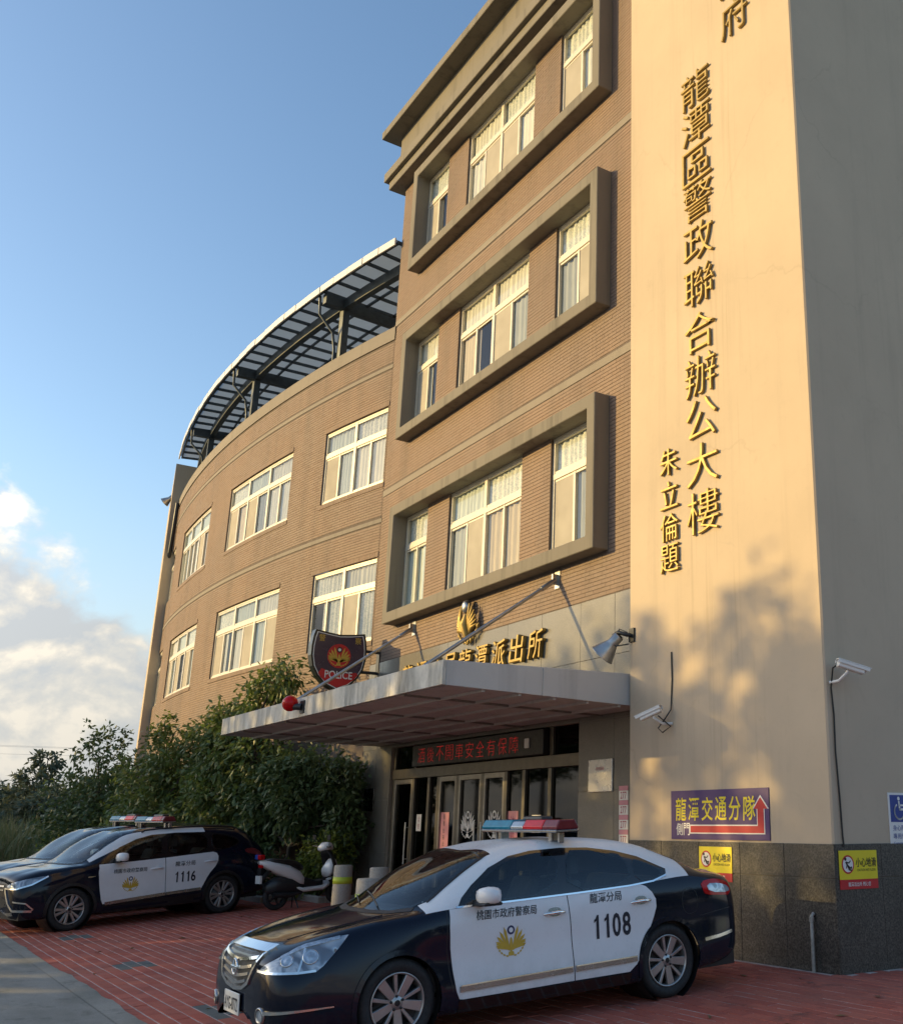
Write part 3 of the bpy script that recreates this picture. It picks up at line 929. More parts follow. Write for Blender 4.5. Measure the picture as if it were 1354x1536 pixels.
for i in range(1, nx, 2):
    x = KX0 + .08 + (KX1 - KX0 - .16) * i / nx
    g = MB()
    for y0, y1 in ((KY0 + .06, 7.4), (7.4, KY1 - .02)):
        g.add([(x - .02, y0, cz(y0, 0) - .022), (x + .02, y0, cz(y0, 0) - .022), (x + .02, y1, cz(y1, 0) - .022), (x - .02, y1, cz(y1, 0) - .022), (x - .02, y0, cz(y0, 0) + .01), (x + .02, y0, cz(y0, 0) + .01), (x + .02, y1, cz(y1, 0) + .01), (x - .02, y1, cz(y1, 0) + .01)], [(0, 3, 2, 1), (0, 1, 5, 4), (1, 2, 6, 5), (2, 3, 7, 6), (3, 0, 4, 7)])
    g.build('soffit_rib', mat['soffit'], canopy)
for X in (-14.6, -20.29):
    g = MB(); a = Vector((X, YF - .06, 5.5)); b = Vector((X, 6.45, 3.58))
    g.tube([a, b], .032, 10); g.tube([a + (b - a) * .0, a + (b - a) * .10], .045, 10)
    g.box(X - .02, X + .02, YF - .12, YF, 5.42, 5.60); g.box(X - .08, X + .08, YF - .02, YF, 5.36, 5.66)
    g.box(X - .06, X + .06, 6.35, 6.58, 3.52, 3.62)
    g.build('tie_rod', mat['steel'], canopy)

# roof shelter on the wing ---------------------------------------------------
g = MB()
AE = -9.6
cols_a = (7.45, .90, -5.65)
for a in cols_a:
    fn = lambda x, y, z: surf_wing(x, z, y)
    g.box(a - .10, a + .10, .55, .75, 12.3, 15.58, fn=fn)
    g.box(a - .09, a + .09, .0, 6.5, 15.60, 15.90, fn=fn)
    g.tube([surf_wing(a - .22, 15.9, -.04), surf_wing(a - .22, 15.35, .0), surf_wing(a - .18, 14.9, .42), surf_wing(a - .16, 14.4, .50), surf_wing(a - .16, 12.6, .50)], .040, 8)
n = 40
for dd in (.56, 3.2, 6.1):
    for i in range(n):
        u, v = AE + (AJ - AE - .1) * i / n, AE + (AJ - AE - .1) * (i + 1) / n
        g.box(u, v, dd, dd + .18, 15.62, 15.92, fn=lambda x, y, z: surf_wing(x, z, y), skip='lr')
shelter = g.build('roof_shelter', mat['blue_steel'], BLD)
g = MB()
np_ = 28
pa = [AE + (AJ - AE - .1) * i / np_ for i in range(np_ + 1)]
for a in pa:
    g.box(a - .028, a + .028, -.08, 6.6, 15.925, 16.01, fn=lambda x, y, z: surf_wing(x, z + .02 * y, y))
for dd in (-.07, 1.3, 2.2, 4.2, 5.4):
    for i in range(n):
        u, v = AE + (AJ - AE - .1) * i / n, AE + (AJ - AE - .1) * (i + 1) / n
        g.box(u, v, dd, dd + .05, 15.93 + .02 * dd, 16.005 + .02 * dd, fn=lambda x, y, z: surf_wing(x, z, y), skip='lr')
g.build('purlin', mat['blue_steel'], shelter)
t = NT('roof_sheet'); t.base((.55, .57, .58)).rough(.5)
tl = t.node('ShaderNodeBsdfTranslucent'); tl.inputs[0].default_value = (.62, .67, .70, 1)
mx = t.node('ShaderNodeMixShader'); mx.inputs[0].default_value = .75
t.l.new(t.b.outputs[0], mx.inputs[1]); t.l.new(tl.outputs[0], mx.inputs[2]); t.l.new(mx.outputs[0], t.out.inputs[0])
mat['roof_sheet'] = t.m
dl = [-.12, 1.33, 2.23, 4.23, 6.6]
for i in range(np_):
    for j in range(len(dl) - 1):
        p = MB(); p.box(pa[i] + .004, pa[i + 1] - .004, dl[j] + .003, dl[j + 1] - .003, 16.015 + random.uniform(0, .008), 16.03, fn=lambda x, y, z: surf_wing(x, z + .02 * y, y))
        p.build('roof_sheet', mat['roof_sheet'], shelter)
    p = MB(); dz = random.uniform(-.012, .012); w = random.uniform(-.01, .01)
    p.box(pa[i] + .012, pa[i + 1] - .012, -.17 + w, -.125, 15.87 + dz, 16.08 + dz, fn=lambda x, y, z: surf_wing(x, z, y))
    p.build('eave_panel', mat['white_paint'], shelter, bevel=.006)
# end wall of the wing and its downpipe
g = MB()
q = [(-41.2, 8.22), (-43.0, 8.53), (-43.0, 14), (-41.2, 14)]
zt = [15.0, 13.4, 13.4, 15.0]
g.add([(x, y, -.1) for x, y in q] + [(x, y, z) for (x, y), z in zip(q, zt)], [(1, 0, 4, 5), (2, 1, 5, 6), (3, 2, 6, 7), (0, 3, 7, 4), (4, 7, 6, 5)])
g.build('end_wall', mat['cream'], BLD)
g = MB(); A = -7.62
g.tube([surf_wing(A, -.1, -.12), surf_wing(A, 11.2, -.12), surf_wing(A + .5, 11.9, -.12), surf_wing(A + .5, 13.3, -.1)], .07, 10); g.build('downpipe', mat['dark_metal'], BLD)
# ------------------------------------------------------------------ vehicles
def paint(name, c, rough=.22, coat=1.0, dust=.02, lowdirt=.06, spec=.22):
    t = NT(name)
    n = t.noise(2.2, 6, .65); f = t.noise(30, 4, .6)
    col = t.mix(t.math('MULTIPLY', t.fr(n, .42, .75), dust), c, (.20, .18, .15))
    sx = t.node('ShaderNodeSeparateXYZ'); t.l.new(t.co('Object'), sx.inputs[0])
    low = t.fr(sx.outputs['Z'], .62, .22, 0, 1)
    col = t.mix(t.math('MULTIPLY', t.math('MULTIPLY', low, t.fr(t.noise(6, 6, .75), .35, .7)), lowdirt), col, (.21, .175, .14))
    spk = t.noise(120, 3, .8); col = t.mix(t.fr(spk, .68, .78, 0, lowdirt * .7), col, (.24, .21, .17))
    t.base(col).rough(t.fr(f, .3, .7, rough * .85, rough * 1.25))
    t.set(Coat_Weight=coat * .25, Coat_Roughness=.03, Specular_IOR_Level=spec)
    return t.m
mat['navy'] = paint('navy_black_paint', (.004, .007, .018), rough=.10)
mat['carwhite'] = paint('white_car_paint', (.78, .78, .79), .3, .8, .10, .30, .4)
mat['chrome'] = simple('chrome', (.88, .87, .85), .16, metal=1., var=.04)
mat['chrome_dark'] = simple('satin_silver', (.36, .36, .37), .25, metal=.9, var=.1)
mat['car_glass'] = glass_mat('tinted_car_glass', (.50, .58, .58), .03, .9, rough=.01, wav=.0)
mat['windscreen'] = glass_mat('windscreen_glass', (.78, .82, .80), .02, .8, rough=.01, wav=.0)
mat['seat_cloth'] = simple('grey_seat_cloth', (.13, .125, .12), .9, var=.2)
mat['dash'] = simple('dashboard_plastic', (.035, .034, .033), .7, var=.25)
mat['gloss_black'] = simple('gloss_black_trim', (.008, .008, .009), .15, var=.2, coat=.6)
mat['decal_black'] = simple('black_decal', (.012, .014, .025), .45, var=.1)
mat['decal_gold'] = simple('gold_decal', (.55, .36, .04), .5, var=.1)
mat['decal_blue'] = simple('blue_decal', (.015, .02, .09), .45, var=.1)
mat['decal_white'] = simple('white_decal', (.75, .75, .75), .45, var=.05)
mat['alloy'] = simple('wheel_alloy', (.42, .41, .40), .33, metal=.75, var=.15)
def lens(name, c, emit=0., rough=.12):
    t = NT(name); t.base(t.ramp(t.noise(14, 3), [(.3, tuple(x * .75 for x in c)), (.7, c)])).rough(rough); t.set(Coat_Weight=.08, Coat_Roughness=.05, Specular_IOR_Level=.22)
    return t.m
mat['red_lens'] = lens('red_lens', (.55, .006, .010))
mat['red_lens_dark'] = lens('dark_red_lens', (.20, .03, .035))
mat['blue_lens'] = lens('cyan_lens', (.02, .21, .32))
mat['blue_lens2'] = lens('blue_lens', (.03, .08, .40))
def clear_lens():
    t = NT('clear_lens')
    n = t.noise(5, 2, .5, vec=t.co('Object'), dist=1.2)
    t.base(t.ramp(n, [(.36, (.16, .19, .23)), (.48, (.34, .40, .46)), (.56, (.52, .56, .60)), (.66, (.26, .30, .36))])).rough(.08)
    t.set(Metallic=.35, Coat_Weight=.5, Coat_Roughness=.02)
    return t.m
mat['clear_lens'] = clear_lens()
mat['lamp_inner'] = simple('lamp_reflector', (.55, .57, .60), .18, metal=.8, var=.35, scale=25)
mat['amber'] = lens('amber_lens', (.5, .2, .02))

def pchip(x, y, xq):
    x = np.asarray(x, float); y = np.asarray(y, float); h = np.diff(x); dl = np.diff(y) / h
    d = np.zeros_like(y)
    for i in range(1, len(x) - 1):
        if dl[i - 1] * dl[i] > 0:
            w1, w2 = 2 * h[i] + h[i - 1], h[i] + 2 * h[i - 1]
            d[i] = (w1 + w2) / (w1 / dl[i - 1] + w2 / dl[i])
    d[0], d[-1] = dl[0], dl[-1]
    k = np.clip(np.searchsorted(x, xq) - 1, 0, len(x) - 2)
    t = (xq - x[k]) / h[k]
    return ((1 + 2 * t) * (1 - t) ** 2) * y[k] + t * (1 - t) ** 2 * h[k] * d[k] + t * t * (3 - 2 * t) * y[k + 1] + t * t * (t - 1) * h[k] * d[k + 1]

def inside(p, poly):
    x, y = p; c = False; n = len(poly); j = n - 1
    for i in range(n):
        xi, yi = poly[i]; xj, yj = poly[j]
        if (yi > y) != (yj > y) and x < (xj - xi) * (y - yi) / (yj - yi) + xi: c = not c
        j = i
    return c
class Car:
    """body lofted from sections; every other panel is cast onto it"""
    def __init__(s, table, arches, white, side_cut=None, top_cuts=()):
        T = np.array(sorted(table)); X = T[:, 0]
        lo, hi = X[0], X[-1]
        q = np.linspace(0, 1, 250)
        xs = lo + (hi - lo) * (.5 - .5 * np.cos(np.pi * (.92 * q + .04))) ; xs = lo + (hi - lo) * (xs - xs[0]) / (xs[-1] - xs[0])
        C = [pchip(X, T[:, i], xs) for i in range(1, 10)]
        nv = 17                                           # samples on each of the four spans
        prof = []
        for i in range(len(xs)):
            zs, ys, zw, yw, zb, yb, zr, yr, zc = (c[i] for c in C)
            P = np.array([(ys, zs), (yw, zw), (yb, zb), (yr, zr), (0, zc)])
            G = np.array([(ys - .10, zs - .01), *P, (-yr, zr)])
            pts = []
            for k in range(4):
                p0, p1, p2, p3 = G[k], G[k + 1], G[k + 2], G[k + 3]
                l1, l0, l2 = np.linalg.norm(p2 - p1) + 1e-6, np.linalg.norm(p1 - p0) + 1e-6, np.linalg.norm(p3 - p2) + 1e-6
                m1 = ((p1 - p0) / l0 * l1 + (p2 - p1) / l1 * l0) / (l0 + l1) * l1
                m2 = ((p2 - p1) / l1 * l2 + (p3 - p2) / l2 * l1) / (l1 + l2) * l1
                for j in range(nv if k < 3 else nv + 1):
                    t = j / nv
                    h = (2 * t ** 3 - 3 * t ** 2 + 1) * p1 + (t ** 3 - 2 * t ** 2 + t) * m1 + (-2 * t ** 3 + 3 * t ** 2) * p2 + (t ** 3 - t ** 2) * m2
                    pts.append(h)
            prof.append(pts)
        prof = np.array(prof)                             # station, sample, (y z)
        nS, nP = prof.shape[:2]
        V = []; 
        for i in range(nS):
            for j in range(nP): V.append((xs[i], prof[i, j, 0], prof[i, j, 1]))
            for j in range(nP - 1): V.append((xs[i], -prof[i, j, 0], prof[i, j, 1]))
        V = np.array(V)
        L = 2 * nP - 1
        idx = lambda i, j, sgn: i * L + (j if (sgn > 0 or j == nP - 1) else nP + j)
        side = np.zeros(len(V), int)
        for (ax, az_, ar) in arches:                      # inner grid points next to the circle are pulled onto it
            r = np.hypot(V[:, 0] - ax, V[:, 2] - az_)
            ins = (np.abs(V[:, 1]) > .45) & (r < ar) & (V[:, 2] < 1.0)
            edge = set()
            for i in range(nS):
                for j in range(nP - 1):
                    for sg in (1, -1):
                        k = idx(i, j, sg)
                        if not ins[k]: continue
                        for i2 in (i - 1, i, i + 1):
                            for j2 in (j - 1, j, j + 1):
                                if 0 <= i2 < nS and 0 <= j2 < nP and not ins[idx(i2, j2, sg)]: edge.add(k)
            side[ins] = 1
            for k in edge:
                rr = r[k]; V[k, 0] = ax + (V[k, 0] - ax) * ar / rr; V[k, 2] = az_ + (V[k, 2] - az_) * ar / rr; side[k] = 2
        Fc, Mi = [], []
        for i in range(nS - 1):
            for j in range(nP - 1):
                for sg in (1, -1):
                    q4 = [idx(i, j, sg), idx(i + 1, j, sg), idx(i + 1, j + 1, sg), idx(i, j + 1, sg)]
                    if all(side[k] for k in q4): continue
                    if j > nv * 1.6 and (side_cut and all(inside((V[k][0], V[k][2]), side_cut) for k in q4) and min(abs(V[k][1]) for k in q4) > .5): continue
                    if any(all(inside((V[k][0], V[k][1]), tcut) for k in q4) for tcut in top_cuts): continue
                    if sg > 0: q4 = q4[::-1]
                    Fc.append(q4); Mi.append(1 if white((xs[i] + xs[i + 1]) / 2, (j + .5) / nv) else 0)
        # close nose and tail
        for i, fl in ((0, 0), (nS - 1, 1)):
            ring = [idx(i, j, 1) for j in range(nP)] + [idx(i, j, -1) for j in range(nP - 2, -1, -1)]
            Fc.append(ring if fl == 0 else ring[::-1]); Mi.append(0)
        s.V, s.F, s.M = V.tolist(), Fc, Mi
        s.bvh = BVHTree.FromPolygons([Vector(v) for v in s.V], [tuple(f) for f in Fc])
        # the same skin without arch holes, for casting panels that run to the arch edge
        F2 = []
        for i in range(nS - 1):
            for j in range(nP - 1):
                for sg in (1, -1): F2.append((idx(i, j, sg), idx(i + 1, j, sg), idx(i + 1, j + 1, sg), idx(i, j + 1, sg)))
        F2 += [tuple(f) for f in Fc[-2:]]
        s.bvh = BVHTree.FromPolygons([Vector(v) for v in s.V], F2)
        s.arches = arches
        s.hi, s.lo = hi, lo
    def build(s, parent):
        mb = MB(); mb.add(s.V, s.F, 0, True); mb.m = list(s.M)
        o = mb.build('body', [mat['navy'], mat['carwhite']], parent, local=True, recalc=True)
        return o
    # casts: each takes (u, v) and gives (point, normal)
    def cast(s, o, d):
        h = s.bvh.ray_cast(Vector(o), Vector(d).normalized(), 4.0)
        if h[0] is None:
            h = s.bvh.find_nearest(Vector(o) + Vector(d).normalized() * .5)
        n = h[1]
        if n.dot(Vector(d)) > 0: n = -n
        return h[0], n
    def c_side(s, sg=1): return lambda u, v: s.cast((u, 2.0 * sg, v), (0, -sg, 0))
    def c_top(s): return lambda u, v: s.cast((u, v, 3.0), (0, 0, -1))
    def c_wrap(s, front=True, zref=.6):
        """u runs along the plan outline from the middle of the nose (or tail)"""
        pts = []
        for k in range(0, 121):
            a = R(k * .9)
            x0 = (s.hi - .9) if front else (s.lo + .9)
            d = Vector((math.cos(a) * (1 if front else -1), math.sin(a), 0))
            h = s.bvh.ray_cast(Vector((x0, 0, zref)) + d * 3, -d, 4)
            if h[0] is not None: pts.append(h[0].copy())
        L = [0.]
        for a, b in zip(pts[:-1], pts[1:]): L.append(L[-1] + (b - a).length)
        def f(u, v):
            sg = 1 if u >= 0 else -1
            uu = abs(u)
            i = max(0, min(len(L) - 2, int(np.searchsorted(L, uu)) - 1))
            t = (uu - L[i]) / max(1e-6, L[i + 1] - L[i])
            p = pts[i].lerp(pts[i + 1], t)
            i0, i1 = max(0, i - 6), min(len(pts) - 1, i + 7)
            tg = (pts[i1] - pts[i0]); tg.z = 0
            if i < 6 : tg = tg.lerp(Vector((0, tg.length, 0)), 1 - (i + t) / 6)
            tg.normalize()
            n = Vector((tg.y, -tg.x, 0)) if front else Vector((-tg.y, tg.x, 0))
            o = p + n * .6; o.z = v
            o.y *= sg; d = Vector((-n.x, -n.y * sg, 0))
            return s.cast(o, d)
        return f

def inset(poly, d):
    n = len(poly); A = sum(poly[i][0] * poly[(i + 1) % n][1] - poly[(i + 1) % n][0] * poly[i][1] for i in range(n)); sg = 1 if A > 0 else -1
    out = []
    for i in range(n):
        a, b, c = Vector(poly[i - 1][:2]), Vector(poly[i][:2]), Vector(poly[(i + 1) % n][:2])
        t1, t2 = (b - a).normalized(), (c - b).normalized(); t = (t1 + t2).normalized() if (t1 + t2).length > 1e-6 else t1
        nn = Vector((-t.y, t.x)) * sg
        out.append(tuple(b + nn * d / max(.5, nn.dot(Vector((-t1.y, t1.x)) * sg))))
    return out
def resample(poly, step):
    out = []
    n = len(poly)
    for i in range(n):
        a, b = Vector(poly[i]), Vector(poly[(i + 1) % n])
        k = max(1, int((b - a).length / step))
        out += [a + (b - a) * j / k for j in range(k)]
    return out
def smooth_poly(poly, it=2, keep=()):
    """rounds corners (Chaikin), except those listed"""
    for q in range(it):
        out = []
        n = len(poly)
        for i in range(n):
            a, b = Vector(poly[i][:2]), Vector(poly[(i + 1) % n][:2])
            out += [tuple(a * .75 + b * .25), tuple(a * .25 + b * .75)]
        poly = out
    return poly
def panel(name, poly, cast, m, parent, off=.003, thick=.006, step=.05, crown=0., holes=()):
    """a skin panel: polygon in (u, v) cast onto the body, lifted by off, with a rim"""
    bd = resample(poly, step)
    P2 = [tuple(p) for p in bd]
    xs = [p[0] for p in P2]; ys = [p[1] for p in P2]
    nb = len(P2)
    gx = np.arange(min(xs) + step / 2, max(xs), step); gy = np.arange(min(ys) + step / 2, max(ys), step)
    inner = []
    A = np.array(P2)
    for x in gx:
        for y_ in gy:
            if inside((x, y_), P2) and np.min(np.hypot(A[:, 0] - x, A[:, 1] - y_)) > step * .45: inner.append((x, y_))
    vin = [Vector(p) for p in P2 + inner]
    ed = [(i, (i + 1) % nb) for i in range(nb)]
    for hpoly in holes:
        hb = resample(hpoly, step); h0 = len(vin); vin += [Vector(p) for p in hb]
        ed += [(h0 + i, h0 + (i + 1) % len(hb)) for i in range(len(hb))]
    co, _, fc, *_r = delaunay_2d_cdt(vin, ed, [list(range(nb))], 1, 1e-6)
    V3, Nn = [], []
    for p in co:
        q, n = cast(p.x, p.y)
        V3.append(q); Nn.append(n)
    mb = MB()
    top = []
    if crown:
        for p in co:
            dmin = np.min(np.hypot(A[:, 0] - p.x, A[:, 1] - p.y)); top.append(crown * (1 - math.exp(-dmin / .05)))
    else: top = [0] * len(co)
    vt = [q + n * (off + t_) for q, n, t_ in zip(V3, Nn, top)]
    fs = []
    nref = sum(Nn, Vector())
    for f in fc:
        f = list(f)
        if holes:
            c_ = sum((Vector(co[i]) for i in f), Vector((0, 0))) / len(f)
            if any(inside((c_.x, c_.y), hp) for hp in holes): continue
        nn = (vt[f[1]] - vt[f[0]]).cross(vt[f[2]] - vt[f[0]])
        if nn.dot(Nn[f[0]]) < 0: f = f[::-1]
        fs.append(tuple(f))
    mb.add(vt, fs, 0, True)
    bottom = [V3[i] - Nn[i] * thick for i in range(nb)]
    b0 = len(mb.v)
    mb.v += [tuple(p) for p in bottom] + [tuple(vt[i]) for i in range(nb)]
    for i in range(nb):
        j = (i + 1) % nb
        mb.f.append((b0 + i, b0 + j, b0 + nb + j, b0 + nb + i)); mb.m.append(0); mb.sm.append(False)
    o = mb.build(name, m, parent, local=True)
    return o
def ribbon(name, line, width, cast, m, parent, off=.002, height=.004, step=.04):
    """a strip along a polyline in (u, v)"""
    pts = [Vector(p) for p in line]
    out = []
    for a, b in zip(pts[:-1], pts[1:]):
        k = max(1, int((b - a).length / step)); out += [a + (b - a) * j / k for j in range(k)]
    out.append(pts[-1])
    L, Rr = [], []
    n = len(out)
    for i, p in enumerate(out):
        t = (out[min(i + 1, n - 1)] - out[max(i - 1, 0)]).normalized(); nn = Vector((-t.y, t.x))
        w = width if not callable(width) else width(i / (n - 1))
        for lst, sg in ((L, 1), (Rr, -1)):
            q, m3_ = cast(*(p + nn * w / 2 * sg)); lst.append((q, m3_))
    vs = []
    for (a, na), (b, nb_) in zip(L, Rr):
        vs += [a + na * off * 0, a + na * (off + height), b + nb_ * (off + height), b]
    fs = []
    for i in range(n - 1):
        for k in range(3): fs.append((4 * i + k, 4 * i + k + 1, 4 * i + 5 + k, 4 * i + 4 + k))
    fs += [(0, 1, 2, 3), (4 * n - 4, 4 * n - 3, 4 * n - 2, 4 * n - 1)]
    mb = MB(); mb.add(vs, fs); return mb.build(name, m, parent, local=True, recalc=True)

def emblem(name, M, s, parent, m_gold, m_ring, m_disc, ext=.002, proj=None, wheat=True, m_back=None):
    """winged emblem: disc over two fans of feathers, ears of grain below; M maps its plane"""
    polys = []
    for sg in (-1, 1):
        for k in range(5):
            a = R(74 - k * 15); L_ = .74 - .07 * k; w_ = .085
            ox, oy = sg * (.055 + .012 * k), -.30 + .035 * (4 - k) * 0 + .012 * k
            dx_, dy_ = sg * math.cos(a), math.sin(a); nx_, ny_ = -dy_, dx_
            p = [(ox + nx_ * w_ * .35, oy + ny_ * w_ * .35), (ox + dx_ * L_ * .75 + nx_ * w_ * .55, oy + dy_ * L_ * .75 + ny_ * w_ * .55), (ox + dx_ * L_, oy + dy_ * L_), (ox + dx_ * L_ * .8 - nx_ * w_ * .55, oy + dy_ * L_ * .8 - ny_ * w_ * .55), (ox - nx_ * w_ * .35, oy - ny_ * w_ * .35)]
            polys.append(p)
        if wheat:
            for k in range(6):
                a = R(-8 - k * 13); c = (sg * .50 * math.cos(a), -.02 + .46 * math.sin(a))
                t = (sg * -math.sin(a), -abs(math.cos(a)) * 0 + math.cos(a)); n_ = (math.cos(a) * sg, math.sin(a))
                p = [(c[0] + t[0] * .055, c[1] + t[1] * .055), (c[0] + n_[0] * .035, c[1] + n_[1] * .035), (c[0] - t[0] * .055, c[1] - t[1] * .055), (c[0] - n_[0] * .03, c[1] - n_[1] * .03)]
                polys.append(p[::-1] if sg > 0 else p)
    polys.append([(0, .10), (-.04, .03), (-.06, -.14), (-.03, -.36), (.03, -.36), (.06, -.14), (.04, .03)])
    polys.append([(-.09, -.34), (-.11, -.46), (.11, -.46), (.09, -.34)])
    mb = MB()
    S = Matrix.Diagonal((s, s, 1, 1))
    def orient(p):
        a = sum(p[i][0] * p[(i + 1) % len(p)][1] - p[(i + 1) % len(p)][0] * p[i][1] for i in range(len(p)))
        return p if a > 0 else p[::-1]
    for p in polys: mb.prism(orient(p), M @ S, 0, ext)
    ring = [(.135 * math.cos(2 * math.pi * k / 20), .30 + .135 * math.sin(2 * math.pi * k / 20)) for k in range(20)]
    disc = [(.075 * math.cos(2 * math.pi * k / 16), .30 + .075 * math.sin(2 * math.pi * k / 16)) for k in range(16)]
    mb.prism(ring, M @ S, 0, ext * 1.3, 1); mb.prism(disc, M @ S, 0, ext * 1.6, 2)
    if proj: mb.v = [tuple(proj(Vector(v))) for v in mb.v]
    return mb.build(name, [m_gold, m_ring, m_disc], parent, local=True)

def wheel(parent, x, yout, r, rim, style, sg, name='wheel', width=.21, ang=0.):
    """a tyre with an alloy rim; yout: outer face in y"""
    M = Matrix.Translation((x, yout, r)) @ Matrix.Rotation(R(-90 * sg), 4, 'X')       # local z points outwards
    t = MB()
    w = width
    pr = [(rim + .004, -.012), (rim + .03, .004), (r - .045, .010), (r - .018, -.002), (r, -.03), (r, -w + .03), (r - .018, -w), (rim + .02, -w), (rim, -w + .02)]
    t.lathe(pr, 48, M)
    for k in range(0, 0): pass
    o = t.build(name, mat['rubber'], parent, local=True, recalc=True)
    g = MB()
    g.lathe([(rim + .004, -.008), (rim + .002, .0), (rim - .010, -.002), (rim - .016, -.02), (rim - .022, -.10), (rim - .02, -w + .02)], 48, M)
    g.lathe([(.0, -.012), (.028, -.012), (.034, -.016), (.062, -.022), (.068, -.04)], 24, M)
    if style == 5:
        spokes = [(a, .030, .041) for a in range(0, 360, 72)] + [(a + 36, .012, .016) for a in range(0, 360, 72)]
    else:
        spokes = [(a + d, .014, .024) for a in range(0, 360, 60) for d in (-11, 11)]
    for a, w0, w1 in spokes:
        Q = M @ Matrix.Rotation(R(a + 8 + ang), 4, 'Z')
        rr = rim - .012
        vs = [(.045, -w0, -.02), (rr, -w1, -.012), (rr, w1, -.012), (.045, w0, -.02), (.045, -w0, -.05), (rr, -w1, -.05), (rr, w1, -.05), (.045, w0, -.05)]
        g.add([Q @ Vector(v) for v in vs], [(0, 1, 2, 3), (1, 0, 4, 5), (3, 2, 6, 7), (2, 1, 5, 6), (0, 3, 7, 4)])
    g.build('rim', mat['alloy'], o, local=True, recalc=True, bevel=.004)
    g = MB()
    for k in range(5):
        a = R(72 * k + 8 + 36 + ang)
        g.lathe([(.0, -.008), (.010, -.010), (.011, -.03)], 8, M @ Matrix.Translation((.052 * math.cos(a), .052 * math.sin(a), 0)))
    g.lathe([(.0, -.0095), (.024, -.0105)], 16, M)
    g.build('wheel_nut', mat['black'], o, local=True)
    g = MB(); g.lathe([(.0, -.075), (rim - .03, -.075), (rim - .03, -.09), (0, -.09)], 32, M); g.build('brake_disc', mat['dark_metal'], o, local=True)
    return o
def underbody(parent, x0, x1, w, arches, z0=.2):
    g = MB(); g.box(x0, x1, -w, w, z0, z0 + .12); 
    for ax, az_, ar in arches:
        for sg in (-1, 1):
            M = Matrix.Translation((ax, sg * .90, az_)) @ Matrix.Rotation(R(-90 * sg), 4, 'X')
            g.lathe([(ar - .004, -.012), (ar + .0, -.06), (ar + .01, -.42), (.0, -.42)], 40, M)
    return g.build('underbody', mat['black'], parent, local=True)
def arch_lip(car, parent, ax, az_, ar, sg, m, zmin=.22, w=.040):
    line = []
    for k in range(-20, 201, 5):
        a = R(k); x, z = ax + ar * math.cos(a), az_ + ar * math.sin(a)
        if z > zmin: line.append((x + .0, z))
    lo = [(ax + (ar + .012) * math.cos(math.atan2(z - az_, x - ax)), az_ + (ar + .012) * math.sin(math.atan2(z - az_, x - ax))) for x, z in line]
    return ribbon('arch_lip', lo, w, car.c_side(sg), m, parent, off=.003, height=.009, step=.03)
def lightbar(parent, x, z, half=.72, flip=1):
    """roof light bar across the car: cyan lens on the far side, red on the near side"""
    g = MB(); g.box(x - .13, x + .13, -half, half, z, z + .025, 0)
    for y in (-.48, .48): g.box(x - .05, x + .05, y - .03, y + .03, z - .085, z)
    for y in (-.60, .60): g.box(x - .03, x + .03, y - .015 , y + .015, z - .10, z)
    lb = g.build('light_bar', mat['chrome_dark'], parent, local=True, bevel=.006)
    def seg(y0, y1, m, nm, hh=.085, r0=.125, r1=.085):
        s_ = MB()
        vs = []
        for y in (y0, y1):
            vs += [(x - r0, y, z + .027), (x - r0, y, z + .05), (x - r1, y, z + .03 + hh), (x + r1, y, z + .03 + hh), (x + r0, y, z + .05), (x + r0, y, z + .027)]
        s_.add(vs, [(i, i + 1, 7 + i, 6 + i) for i in range(5)] + [(5, 0, 6, 11), (0, 5, 4, 3, 2, 1), (6, 7, 8, 9, 10, 11)])
        return s_.build(nm, m, lb, local=True, recalc=True, bevel=.012, seg=2)
    seg(-half + .0, -.14, mat['blue_lens'], 'lens'); seg(.10, .46, mat['red_lens'], 'lens'); seg(.462, half, mat['red_lens_dark'], 'lens')
    seg(-.138, .098, mat['chrome_dark'], 'centre_section', .075)
    g = MB(); g.box(x - .20, x - .06, -.22, .16, z + .06, z + .145); g.build('siren_horn', mat['black'], lb, local=True, bevel=.025, seg=2)
    return lb
